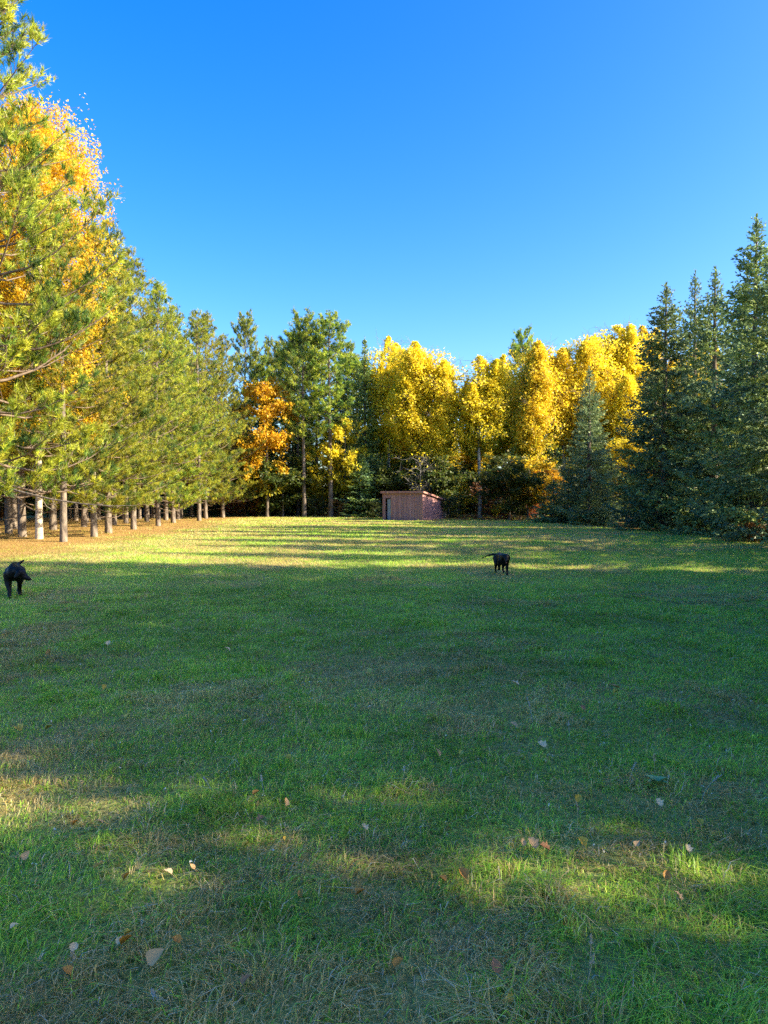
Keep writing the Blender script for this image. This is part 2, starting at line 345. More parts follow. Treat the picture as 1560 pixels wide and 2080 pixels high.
def build_spruce(seed, H=12, R=3.0, hb=0.25, pal=SPR_PAL, r0=0.17, whorl=0.36, tw=1.0, p=0.62, coarse=1.0, ragged=0.15):
    rng = rs(seed); tm, f, rad = trunk_mesh('trunk', H, r0, M['bark_dark'], rng, 0.004)
    wood = MB(); cr = MB(); P = []; D = []; L_ = []; C = []
    h = hb
    while h < H - 0.12:
        t = h / H; nb = rng.integers(6, 9) if t < 0.88 else rng.integers(4, 6); wf = rng.uniform(0.70, 1.12); a0 = rng.uniform(0, 6.28)
        for b in range(nb):
            az = a0 + b * 6.283 / nb + rng.normal(0, 0.22)
            L = R * wf * (1 - t) ** (p + 0.30 * t ** 3) * rng.uniform(0.72, 1.12) * (1 - ragged * rng.random()) + 0.06; sz = min(1.0, 0.5 + 0.5 * L)
            el = np.interp(t, [0, 0.5, 0.85, 1], [-0.10, 0.02, 0.45, 0.9]) + rng.normal(0, 0.08)
            m = 6; s = np.linspace(0, 1, m)
            hd = np.array([math.cos(az), math.sin(az), 0]); sd = np.array([-math.sin(az), math.cos(az), 0])
            b0 = f(min(H, h + rng.normal(0, 0.08)))
            z = L * (math.sin(el) * s - 0.20 * np.sin(s * 2.6) * (1 - t * 0.9) + 0.12 * s ** 3)
            pts = b0 + hd * (L * math.cos(el) * s)[:, None] + np.array([0, 0, 1.0]) * z[:, None]
            tube(wood, pts, np.linspace(max(0.008, 0.010 * L), 0.004, m), 3)
            td = nrm(np.gradient(pts, axis=0))
            cc = pal[rng.integers(len(pal))] * rng.uniform(0.85, 1.2)
            # side twigs in a flat, slightly hanging fan
            nside = max(4, int(L * 10 / coarse * tw))
            u = np.sort(rng.uniform(0.22 if L > 0.8 else 0.05, 1.0, nside))
            p0 = np.stack([np.interp(u, s, pts[:, i]) for i in range(3)], 1); tt = np.stack([np.interp(u, s, td[:, i]) for i in range(3)], 1)
            sg = np.where(np.arange(nside) % 2 == 0, 1, -1)[:, None]
            ang = rng.uniform(0.55, 1.0, (nside, 1))
            dd = nrm(tt * np.cos(ang) + sd * sg * np.sin(ang) + np.array([0, 0, 1.0]) * rng.normal(-0.18, 0.16, (nside, 1)))
            sl = (0.10 + 0.40 * L * (1.02 - u) * np.minimum(1, u * 2.2)) * rng.uniform(0.7, 1.2, nside)
            for j in range(nside):
                nk = max(2, int(sl[j] / (0.085 * coarse)))
                vv = np.linspace(0.05, 1, nk)[:, None]
                q = p0[j] + dd[j] * sl[j] * vv + np.array([0, 0, -0.12]) * sl[j] * vv ** 2
                sg2 = np.where(np.arange(nk) % 2 == 0, 1, -1)[:, None]
                lat = nrm(np.cross(dd[j], [0, 0, 1.0]))
                dq = nrm(dd[j] + lat * sg2 * rng.uniform(0.3, 0.9, (nk, 1)) + np.array([0, 0, 1.0]) * rng.normal(-0.05, 0.3, (nk, 1)))
                P.append(q); D.append(dq); L_.append(rng.uniform(0.13, 0.24, nk) * coarse * sz); C.append(np.tile(cc, (nk, 1)) * rng.uniform(0.75, 1.3, (nk, 1)))
            nk = max(3, int(L / 0.10)); vv = rng.uniform(0.15, 1, nk)
            q = np.stack([np.interp(vv, s, pts[:, i]) for i in range(3)], 1)
            P.append(q); D.append(nrm(np.tile(td[-1], (nk, 1)) + rng.normal(0, 0.4, (nk, 3)))); L_.append(rng.uniform(0.12, 0.22, nk) * coarse * sz); C.append(np.tile(cc, (nk, 1)))
        h += whorl * rng.uniform(0.75, 1.25) * (1.0 if t < 0.7 else 0.60)
    n = 14; P.append(f(H) + np.stack([np.zeros(n), np.zeros(n), np.linspace(-0.6, 0.1, n)], 1)); D.append(nrm(rng.normal(0, 0.5, (n, 3)) + np.array([0, 0, 1.3]))); L_.append(np.full(n, 0.18)); C.append(np.tile(pal[0], (n, 1)))
    P = np.concatenate(P); D = np.concatenate(D); L_ = np.concatenate(L_); C = np.concatenate(C)
    up = np.tile(np.array([0, 0, 1.0]), (len(P), 1))
    strips(cr, P, D, L_, L_ * 0.46, C, rng, up)
    strips(cr, P, nrm(D + rng.normal(0, 0.3, D.shape) + np.array([0, 0, -0.15])), L_, L_ * 0.42, C * 0.92, rng)
    return {'trunk': tm, 'branches': wood.mesh('branches', M['bark_dark'], True), 'crown': cr.mesh('crown', M['spruce'])}

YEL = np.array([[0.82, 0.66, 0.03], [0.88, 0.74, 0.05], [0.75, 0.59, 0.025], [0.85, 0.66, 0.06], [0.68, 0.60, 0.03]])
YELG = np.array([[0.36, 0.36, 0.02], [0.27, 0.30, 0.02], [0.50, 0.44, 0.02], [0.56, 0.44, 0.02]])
ORA = np.array([[0.74, 0.47, 0.02], [0.78, 0.54, 0.025], [0.64, 0.38, 0.016], [0.82, 0.58, 0.035]])
MAP = np.array([[0.70, 0.40, 0.018], [0.58, 0.28, 0.014], [0.74, 0.48, 0.025], [0.42, 0.32, 0.02]])
RED = np.array([[0.42, 0.07, 0.02], [0.35, 0.10, 0.03], [0.30, 0.14, 0.05]])
BRN = np.array([[0.28, 0.13, 0.04], [0.35, 0.20, 0.06], [0.20, 0.11, 0.04]])
GRN = np.array([[0.07, 0.11, 0.02], [0.10, 0.14, 0.025], [0.06, 0.09, 0.025], [0.16, 0.16, 0.02]])
DKG = np.array([[0.05, 0.085, 0.02], [0.07, 0.10, 0.025], [0.10, 0.11, 0.02]])

def build_broadleaf(seed, H=15, hb=4.0, R=2.6, nl=16000, ls=0.12, pal=YEL, pal_low=None, low=0.45, limbs=34, bark='bark_aspen', r0=0.13, asc=0.8, droop=0.0, clump=0.36, lean=0.012, shape=0.8, trunk_top=0.97, per=3, tri=False, taper=0.0, fuzz=0.0, peak=0.30, fill=0.0):
    rng = rs(seed); tm, f, rad = trunk_mesh('trunk', H * trunk_top, r0, M[bark], rng, lean)
    wood = MB(); Cc = []; W = []
    hs_ = hb + (H * trunk_top - hb) * np.sort(rng.random(limbs)) ** 0.9
    for i, h in enumerate(hs_):
        t = (h - hb) / (H - hb); az = i * 2.4 + rng.normal(0, 0.4)
        prof = (math.sin((0.10 + 0.90 * t) * 2.75) ** shape if t < 0.98 else 0.25)
        L = R * max(0.18, prof) * rng.uniform(0.75, 1.15) * (1 - taper * t)
        el = asc * rng.uniform(0.6, 1.1) * (0.6 + 0.6 * t)
        hd = np.array([math.cos(az), math.sin(az), 0]); s = np.linspace(0, 1, 6)
        z = L * (math.tan(min(1.2, el)) * s * (1 - 0.35 * s) - droop * s ** 2.2)
        z = np.minimum(z, np.maximum(0.15 * L * s, H * (1 - peak * (L * s / R) ** 1.6) - h) * (0.35 + 0.65 * s))
        pts = f(h) + hd * (L * s)[:, None] + np.array([0, 0, 1.0]) * z[:, None] + np.cumsum(rng.normal(0, 0.035 * L, (6, 3)), 0) * s[:, None]
        tube(wood, pts, np.linspace(max(0.012, 0.35 * rad(h)), 0.006, 6), 4)
        for u in np.linspace(0.35, 1.0, max(2, int(L * 2.2))):
            p0 = np.array([np.interp(u, s, pts[:, j]) for j in range(3)])
            Cc.append(p0); W.append(0.7)
            for _ in range(per):
                d = nrm(hd * 0.4 + rng.normal(0, 0.75, 3) + np.array([0, 0, 0.35 - droop])); l2 = rng.uniform(0.25, 0.95) * (0.4 + 0.25 * R)
                p1 = p0 + d * l2 - np.array([0, 0, droop * l2 * 0.8])
                tube(wood, np.stack([p0, (p0 + p1) / 2 + np.array([0, 0, 0.04]), p1]), np.array([0.008, 0.006, 0.003]), 3)
                Cc.append(p1); W.append(1.0); Cc.append((p0 + p1) / 2); W.append(0.5)
    Cc = np.array(Cc); W = np.array(W) * rng.uniform(0.3, 1.4, len(W)); W /= W.sum()
    idx = rng.choice(len(Cc), nl, p=W)
    cs = clump * rng.uniform(0.6, 1.25, len(Cc))
    off = nrm(rng.normal(size=(nl, 3))) * (rng.random((nl, 1)) ** 0.55) * cs[idx][:, None] * np.array([1, 1, 0.75 + droop])
    if droop: off[:, 2] -= np.abs(rng.normal(0, 0.25 * droop, nl))
    P = Cc[idx] + off
    if fuzz: P = P + np.clip(rng.normal(0, fuzz, (nl, 3)), -1.2 * fuzz, 1.2 * fuzz) * (rng.random((nl, 1)) < 0.6)
    if fill:                       # even leaf cover through an ovate crown, thinned by a soft three-dimensional noise
        nf = int(nl * fill); nc = nf * 3; m = 11                      # several overlapping leaders give a broken outline
        oa = rng.uniform(0, 6.283, m); orad = R * rng.uniform(0.25, 0.62, m); orad[0] = 0
        lt = hb + (H - hb) * np.linspace(0.38, 0.97, m)[rng.permutation(m)]; lt[0] = H; lb = np.maximum(hb, lt - (H - hb) * rng.uniform(0.36, 0.55, m)); lr = R * rng.uniform(0.50, 0.78, m) * (1.12 - 0.35 * (lt - hb) / (H - hb)); lr[0] = 0.62 * R; lb[0] = hb + 0.3 * (H - hb)
        k = rng.choice(m, nc, p=(lr ** 2 * (lt - lb)) / (lr ** 2 * (lt - lb)).sum())
        tt = rng.beta(1.2, 1.25, nc); az = rng.uniform(0, 6.283, nc)
        lob = 1 + 0.15 * np.sin(3 * az + k) + 0.13 * np.sin(5 * az + tt * 9 + 2 * k) + 0.13 * np.sin(tt * 17 + 2 * az + k)
        rr = lr[k] * (1 - tt) ** 0.45 * np.minimum(1, (tt + 0.10) * 2.2) * lob * np.sqrt(rng.random(nc)) ** 0.8
        Q = np.stack([orad[k] * np.cos(oa[k]) * (0.55 + 0.45 * tt) + rr * np.cos(az), orad[k] * np.sin(oa[k]) * (0.55 + 0.45 * tt) + rr * np.sin(az), lb[k] + tt * (lt[k] - lb[k])], 1)
        dn = sum(np.cos(Q @ rng.normal(0, w_, 3) + rng.uniform(0, 6.28)) for w_ in (1.2, 1.6, 2.2, 3.0, 4.2, 5.0)) / 6
        kp = rng.random(nc) < sstep(-0.30, 0.20, dn); Q = Q[kp][:nf]
        P[:len(Q)] = Q
        out_ = (np.hypot(P[:, 0], P[:, 1]) > R * 1.05) | (P[:, 2] > H * 0.94); out_[:len(Q)] = False
        P[out_] = Q[rng.integers(0, len(Q), out_.sum())] + rng.normal(0, 0.08, (out_.sum(), 3))
    cb = rng.uniform(0.82, 1.18, len(Cc)); ci = rng.integers(0, len(pal), len(Cc))
    C = np.where(rng.random((nl, 1)) < 0.55, pal[ci[idx]], pal[rng.integers(0, len(pal), nl)]) * cb[idx][:, None] * rng.uniform(0.85, 1.15, (nl, 1))
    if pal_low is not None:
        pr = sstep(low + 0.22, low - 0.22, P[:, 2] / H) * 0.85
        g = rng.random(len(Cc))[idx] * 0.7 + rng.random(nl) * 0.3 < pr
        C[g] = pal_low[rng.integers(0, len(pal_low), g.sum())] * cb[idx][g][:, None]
    cr = MB(); (tri_leaves if tri else leaves)(cr, P, rng.uniform(0.6, 1.35, nl) * ls, C, rng)
    return {'trunk': tm, 'branches': wood.mesh('branches', M['twig'] if bark != 'grey_twig' else M['grey_twig'], True), 'crown': cr.mesh('crown', M['leaf'])}

def plant(name, parts, x, y, label, group=None, rz=0.0, s=1.0, sz=None, cat='tree', sink=0.0):
    e = empty(name, (x, y, gh(x, y) - sink), rz, (s, s, sz or s))
    for k in ('trunk', 'branches', 'crown'):
        if k in parts and len(parts[k].polygons):
            o = link(k if cat == 'tree' else {'trunk': 'stem', 'branches': 'twigs', 'crown': 'foliage'}[k], parts[k], e)
            if k != 'trunk': o['kind'] = 'stuff'
    return tag(e, label, cat, group)
rnd = random.Random(11)

# ------------------------------------------------------------------ left: pine plantation and birch
PE = [build_pine(21, H=15, R=3.7, hb=0.7, hb_in=3.6, k=18, nw=0.019, nl=0.19, r0=0.125), build_pine(22, H=15, R=3.4, hb=1.8, hb_in=5.0, k=18, nw=0.019, nl=0.19, r0=0.12), build_pine(23, H=15, R=3.9, hb=0.8, hb_in=3.4, k=17, nw=0.020, nl=0.19, r0=0.13)]
PI = [build_pine(31, H=15, R=2.6, hb=2.8, hb_in=4.6, k=10, nw=0.030, nl=0.2, dens=0.9, r0=0.14), build_pine(32, H=15, R=2.5, hb=3.4, hb_in=5.0, k=10, nw=0.030, nl=0.2, dens=0.9, r0=0.13)]
GE = 'pines along the edge of the plantation'
edge = [  # x, y, height, variant, label
    (-13.0, 22.8, 20.5, 2, 'tallest pine at the left border, its crown cut off by the picture edge'),
    (-12.2, 27.0, 12.6, 1, 'pine in front of the tall yellow birch with dark trunk near the dog'),
    (-15.6, 30.6, 16.0, 2, 'dark-trunked pine at the far left behind the walking dog'),
    (-12.5, 30.6, 13.2, 0, 'pine just right of the birch with leaning lit trunk'),
    (-13.2, 34.0, 14.8, 2, 'pine whose pointed top shows right beside the birch crown'),
    (-13.7, 38.8, 15.2, 1, 'edge pine third from the birch, standing by the curved needle litter border'),
    (-14.0, 44.0, 14.8, 0, 'middle pine of the sloping left tree line'),
    (-14.7, 49.5, 15.0, 2, 'edge pine left of the twin trunks on the far lawn'),
    (-14.2, 54.5, 16.0, 1, 'left of the two highest far pines at the end of the plantation'),
    (-15.2, 60.5, 17.2, 0, 'right one of the two bare twin trunks ending the plantation'),
    (-14.4, 63.5, 16.2, 2, 'last pine of the plantation edge with foliage touching the orange maple'),
]
for i, (x, y, H, v, lab) in enumerate(edge):
    e_ = plant('pine_tree', PE[v], x, y, lab, GE, rnd.uniform(-0.5, 0.5), (H / 15) ** 0.7, H / 15)
    if i == 0:                     # long bare dead limb hanging out over the litter
        rng = rs(77); mb = MB(); inv = (Matrix.Translation(e_.location) @ e_.rotation_euler.to_matrix().to_4x4() @ Matrix.Diagonal((*e_.scale, 1))).inverted()
        def loc_tube(pts, rad, sd_=5): tube(mb, np.array([inv @ Vector(p_) for p_ in pts]), np.array(rad), sd_)
        main = [(-13.0, 22.8, 2.45), (-12.2, 22.5, 2.10), (-11.3, 22.2, 1.88), (-10.3, 22.0, 1.66), (-9.3, 21.9, 1.52), (-8.4, 21.8, 1.46), (-7.6, 21.8, 1.47)]
        loc_tube(main, [0.040, 0.032, 0.026, 0.020, 0.015, 0.010, 0.005])
        mp_ = np.array(main)
        for u in np.linspace(0.18, 0.95, 13):
            p0 = np.array([np.interp(u * 6, range(7), mp_[:, j]) for j in range(3)]); l_ = rng.uniform(0.35, 1.2) * (1.1 - u)
            d_ = nrm(np.array([rng.uniform(0.3, 1.0), rng.uniform(-0.8, 0.3), rng.uniform(-0.9, 0.35)]))
            loc_tube([p0, p0 + d_ * l_ * 0.5 + np.array([0, 0, -0.06 * l_]), p0 + d_ * l_ + np.array([0.1 * l_, 0, 0.12 * l_])], [0.011, 0.008, 0.004], 3)
        link('dead_limb', mb.mesh('dead_limb', M['bark_pine'], True), e_)['kind'] = 'stuff'
for r, x0 in enumerate((-17.6, -20.9, -24.2, -27.6)):
    for j in range(15):
        y = 23.5 + j * 3.6 + (r % 2) * 1.6 + rnd.uniform(-0.5, 0.5); x = x0 + rnd.uniform(-0.5, 0.5)
        if x < -0.66 * y - 4: continue
        H = rnd.uniform(13.8, 16.4)
        plant('pine_tree', PI[(j + r) % 2], x, y, 'bare-stemmed pine in the %s row of the plantation, counted from the lawn' % ('second', 'third', 'fourth', 'fifth')[r], 'pines inside the plantation', rnd.uniform(0, 6.28), (H / 15) ** 0.7, H / 15)
BIR = build_broadleaf(41, H=17.8, hb=4.6, R=3.7, taper=0.58, tri=True, nl=95000, ls=0.075, pal=ORA, limbs=75, bark='bark_birch', r0=0.11, asc=0.85, droop=0.55, clump=0.42, shape=0.5, per=4)
plant('birch_tree', BIR, -13.9, 28.6, 'tall golden birch with white trunk among the left pines', None, 0.6, 1.0, 1.0)

# ------------------------------------------------------------------ right: dark spruce row
SP = [build_spruce(51, H=12, R=3.5, p=0.58), build_spruce(52, H=12, R=3.2, p=0.56, ragged=0.35), build_spruce(53, H=12, R=3.7, p=0.66, ragged=0.28)]
SPL = build_spruce(54, H=11, R=2.8, pal=SPR_LIGHT)
SPS = build_spruce(55, H=4, R=1.9, whorl=0.24, r0=0.05)
GS = 'dark spruces along the right side'
for x, y, H, v, w, lab in [
    (15.3, 27.4, 12.2, 1, 1.0, 'dark spruce cut by the right picture border, nearest of the row'),
    (16.1, 31.0, 13.8, 0, 1.0, 'tallest dark spruce of the right row with narrow spire'),
    (15.9, 34.2, 12.6, 2, 1.0, 'dark spruce with double-looking top left of the tallest spire'),
    (17.0, 39.0, 14.0, 1, 0.9, 'slim-topped spruce set back between two broader dark spruces'),
    (14.8, 37.6, 12.9, 0, 1.08, 'broad dark spruce at the left end of the tall right row'),
    (18.2, 36.0, 12.6, 2, 1.05, 'spruce half hidden behind the right row, below the spires'),
    (16.6, 43.5, 10.6, 1, 1.0, 'lower dark spruce behind the broad one, beside the yellow aspens'),
    (15.8, 54.6, 8.6, 0, 1.1, 'dark spruce added unseen behind the light spruce to shade the shed'),  # not visible, put in to keep the sun off the shed
    (19.0, 30.0, 11.5, 0, 1.0, 'dark spruce behind the tallest spire at the right border')]:
    plant('spruce_tree', SP[v], x, y, lab, GS, rnd.uniform(0, 6.28), w, H / 12)
plant('spruce_tree', SPL, 14.4, 50.0, 'shorter light blue-green spruce standing free in front of the aspens', GS, 1.0, 1.0, 10.9 / 11)
plant('spruce_tree', SPS, 12.3, 51.5, 'small bushy spruce at the foot of the light spruce', GS, 0.3, 1.05, 0.75)
plant('spruce_tree', SPS, 13.4, 46.4, 'low dark spruce skirt at the lawn edge under the broad spruce', GS, 2.3, 1.0, 0.6)
# the row goes on beside and behind the camera: it shades the near lawn, with extra unseen spruces added to close sun leaks
for i, (x, y, H, v) in enumerate([(15.6, 23.6, 12.0, 0), (15.0, 20.6, 11.0, 1), (16.0, 17.2, 11.6, 2), (14.6, 13.2, 13.6, 1), (15.2, 10.0, 12.6, 0), (14.4, 7.2, 13.6, 2),
                                  (15.2, 4.2, 13.8, 1), (14.8, -2.6, 12.4, 2), (15.4, -6.6, 12.6, 1), (14.8, -10.2, 12.6, 0),
                                  (18.0, 12.2, 13.2, 1), (18.2, 8.6, 15.0, 0), (18.0, 5.6, 15.0, 2), (18.4, 2.6, 15.0, 1), (13.2, -2.3, 13.0, 0), (13.4, 3.0, 13.5, 2), (16.4, -3.6, 14.0, 0), (16.8, 2.4, 14.5, 0), (13.0, 5.6, 13.0, 1), (12.8, -5.6, 13.0, 2), (12.4, -0.95, 7.6, 1), (12.4, 2.75, 9.2, 0), (16.6, -1.7, 11.0, 1), (16.2, 1.6, 11.5, 0), (19.5, -2.6, 14.0, 2), (21.0, 7.0, 15.5, 0), (21.0, 3.4, 15.5, 2)]):
    plant('spruce_tree', SP[v], x, y, 'dark spruce beyond the right picture border whose shadow covers the lawn', 'spruces beyond the right border', i * 1.3, 1.05, H / 12)

for i, (x, y, H, v) in enumerate([(10.4, -2.8, 12.0, 0), (10.6, 4.0, 12.5, 2), (11.4, 8.2, 13.0, 1), (12.0, 12.4, 13.0, 0), (10.8, -5.6, 12.0, 1), (14.4, 6.4, 16.0, 2), (14.6, 10.6, 12.6, 0), (14.2, 3.2, 15.5, 1), (15.0, -3.4, 14.0, 0), (11.6, 0.2, 6.9, 1)]):  # unseen pines added, sized and spaced to block sun over the near lawn
    plant('pine_tree', PE[v], x, y, 'unseen broad pine added beyond the right picture border to shade the near lawn', 'shading pines added beyond the right border', 2.6 + i, 0.85, H / 15)

# ------------------------------------------------------------------ back: wood edge
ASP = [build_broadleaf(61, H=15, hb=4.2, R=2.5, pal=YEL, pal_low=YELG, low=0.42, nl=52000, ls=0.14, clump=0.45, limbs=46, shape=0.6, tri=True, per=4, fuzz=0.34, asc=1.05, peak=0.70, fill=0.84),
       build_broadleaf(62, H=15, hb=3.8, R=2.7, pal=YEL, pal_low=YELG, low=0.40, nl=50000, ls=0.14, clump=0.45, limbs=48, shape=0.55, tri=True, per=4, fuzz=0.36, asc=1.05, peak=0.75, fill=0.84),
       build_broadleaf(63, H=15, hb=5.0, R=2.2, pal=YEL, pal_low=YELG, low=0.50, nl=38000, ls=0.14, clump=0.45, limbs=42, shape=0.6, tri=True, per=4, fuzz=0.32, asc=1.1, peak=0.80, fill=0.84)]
GA = 'yellow aspens at the back of the lawn'
def px2x(px, d): return (px - 780) * d / 1442
def Htop(py, d): return CAM_H + (1015 - py) * d / 1442
for px, py, d, v, w, lab in [
    (790, 686, 70, 2, 1.2, 'yellow aspen next to the green fir, leftmost of the yellow crowns'),
    (842, 695, 66.5, 1, 1.3, 'broadest yellow aspen crown directly behind the red shed'),
    (903, 731, 66, 0, 1.05, 'yellow aspen right of the shed with rounded lower top'),
    (975, 724, 65, 2, 1.25, 'yellow aspen with a bare pale trunk right of the dark gap'),
    (1022, 722, 69, 2, 1.0, 'faded yellow aspen top just left of the dark pine tip'),
    (1090, 692, 65, 0, 1.1, 'pointed yellow aspen right of the dark pine tip'),
    (1145, 708, 67, 2, 1.2, 'yellow aspen left of the light spruce, behind its tip'),
    (1200, 672, 67, 1, 1.15, 'tall yellow aspen rising behind the light spruce'),
    (1252, 660, 69, 0, 1.25, 'highest yellow aspen, beside the dark spruce row'),
    (1303, 664, 71, 2, 1.1, 'yellow aspen peeking out at the left edge of the dark spruces')]:
    plant('aspen_tree', ASP[v], px2x(px, d), d, lab, GA, rnd.uniform(0, 6.28), w, Htop(py, d) / 15)
for x, y, H, v in [(21, 46, 9.5, 0), (22, 50, 9.5, 1), (24, 42, 10, 1), (27, 66, 15, 0), (22.5, 65, 13, 2), (31, 70, 17, 1), (27, 46, 11, 0), (20.5, 57, 7, 1), (31, 47, 11, 2), (35, 52, 12, 1)]:
    plant('aspen_tree', ASP[v], x, y, 'yellow aspen glimpsed through the gaps of the dark spruces', 'aspens behind the dark spruces', rnd.uniform(0, 6.28), 1.0, H / 15)

BP = [build_pine(71, H=17, hb=6.5, hb_in=6.5, R=2.7, k=10, nw=0.036, nl=0.24, dens=1.2, r0=0.17, bark='bark_dark', upper=0.30, irregular=0.35, dead=False, pal=PINE_PAL * np.array([0.95, 1.05, 1.25])),
      build_pine(72, H=17, hb=7.5, hb_in=7.5, R=2.4, k=10, nw=0.036, nl=0.24, dens=1.1, r0=0.16, bark='bark_dark', upper=0.36, irregular=0.4, dead=False, pal=PINE_PAL * np.array([0.92, 1.02, 1.3]))]
BF = build_spruce(74, H=15, R=2.8, hb=1.2, coarse=1.5, whorl=0.36, pal=SPR_LIGHT * np.array([1.1, 1.0, 0.7]), ragged=0.3)
BD = build_spruce(75, H=14, R=3.2, hb=0.3, coarse=1.7, whorl=0.38, ragged=0.3)
GB = 'conifers at the back of the lawn'
for px, py, d, t, w, lab in [
    (497, 655, 72, BP[1], 0.85, 'thin lone pine with sparse crown and leaning reddish stem by the plantation end'),
    (556, 706, 80, BP[0], 1.0, 'dark pine rising behind the orange maple'),
    (618, 657, 65, BP[0], 1.05, 'tall pine with two bare stems seen below, left of its twin'),
    (606, 690, 70, BP[1], 0.9, 'slim pine stem close behind the tall left pine'),
    (672, 655, 65, BP[1], 1.25, 'tall pine with one bare leaning stem, right of its twin'),
    (704, 712, 76, BP[0], 0.9, 'dark pine in the notch left of the green fir'),
    (742, 690, 69, BF, 1.0, 'green fir with pointed top touching the yellow aspens'),
    (588, 712, 74, BP[1], 1.0, 'dark pine top filling the gap right of the orange maple'),
    (645, 700, 73, BP[0], 0.95, 'dark pine between the two tall twin pines, set further back'),
    (692, 738, 72, BF, 1.0, 'green fir half hidden right of the tall twin pines'),
    (528, 735, 77, BP[0], 0.95, 'dark pine behind the orange maple, left of its crown'),
    (722, 742, 75, BP[1], 1.0, 'dark pine directly left of the pointed green fir'),
    (1062, 688, 79, BP[0], 1.0, 'dark pine tip poking out between the yellow aspens'),
    (735, 925, 65, BD, 0.85, 'low dark spruce left of the red shed')]:
    base = 17 if t in BP else (15 if t is BF else 14)
    plant('pine_tree' if t in BP else 'fir_tree' if t is BF else 'spruce_tree', t, px2x(px, d), d, lab, GB, rnd.uniform(0, 6.28), w, Htop(py, d) / base)

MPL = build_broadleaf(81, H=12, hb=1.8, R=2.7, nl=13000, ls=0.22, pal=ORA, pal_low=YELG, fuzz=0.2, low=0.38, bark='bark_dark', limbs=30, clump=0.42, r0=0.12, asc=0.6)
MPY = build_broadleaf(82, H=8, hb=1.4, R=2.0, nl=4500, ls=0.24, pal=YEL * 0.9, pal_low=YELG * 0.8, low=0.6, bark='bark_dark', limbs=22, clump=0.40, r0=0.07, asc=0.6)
MPG = build_broadleaf(83, H=7, hb=0.9, R=2.4, nl=7000, ls=0.24, pal=GRN, bark='bark_dark', limbs=24, clump=0.45, r0=0.07, asc=0.55)
GM = 'broadleaf trees along the back edge'
for px, py, d, t, bh, w, lab in [
    (543, 782, 65, MPL, 12, 1.0, 'orange maple glowing at the end of the left pine plantation'),
    (700, 858, 66, MPY, 8, 1.0, 'small yellow-leaved maple between the tall bare stems and the fir'),
    (655, 905, 67, MPY, 8, 0.9, 'thin brownish maple below the tall twin pines'),
    (575, 930, 66, MPG, 7, 1.15, 'dark green rounded tree under the orange maple'),
    (540, 950, 67, MPG, 7, 1.0, 'dark green tree beside the plantation end above the red bush'),
    (895, 935, 64, MPG, 7, 0.9, 'greenish maple just behind the right end of the shed'),
    (815, 935, 66, MPG, 7, 1.0, 'green tree rising behind the shed roof'),
    (1035, 928, 57.5, MPG, 7, 1.0, 'low green maple with pale thin stem right of the dark gap'),
    (1072, 930, 58.5, MPY, 8, 0.95, 'young yellow-green maple in front of the aspen stems'),
    (1105, 955, 62, MPL, 12, 0.55, 'small orange-brown maple left of the light spruce foot')]:
    plant('maple_tree', t, px2x(px, d), d, lab, GM, rnd.uniform(0, 6.28), w, Htop(py, d) / bh)

# filler of the wood behind the front row
for i in range(84):
    y = rnd.uniform(73, 98); x = -46 + i * 1.1 + rnd.uniform(-1.2, 1.2)
    k = rnd.random(); frac = rnd.uniform(0.5, 0.85)
    if -9 < x < -2: kind = BP[i % 2] if k < 0.6 else BD
    else: kind = BD if k < 0.55 else (ASP[i % 3] if k < 0.8 and x > 0 else BP[i % 2])
    H = 12.5 * frac + 1.5
    base = 17 if kind in BP else (14 if kind is BD else 15)
    nm = 'pine_tree' if kind in BP else 'spruce_tree' if kind is BD else 'aspen_tree'
    plant(nm, kind, x, y, '%s standing deep in the dark wood %s' % (nm.replace('_tree', ''), 'behind the left pine plantation' if x < -14 else 'behind the tall twin pines' if x < -2 else 'behind the shed and its aspens' if x < 9 else 'behind the right-hand yellow aspens' if x < 24 else 'behind the dark spruce row'), 'trees deep in the back wood', rnd.uniform(0, 6.28), 1.15, H / base)

plant('spruce_tree', BD, -9.6, 75, 'dark spruce closing the gap between the orange maple and the tall pine', GB, 0.4, 1.2, 0.85)
plant('spruce_tree', BD, -12.5, 78, 'dark spruce right behind the orange maple', GB, 1.4, 1.2, 0.8)
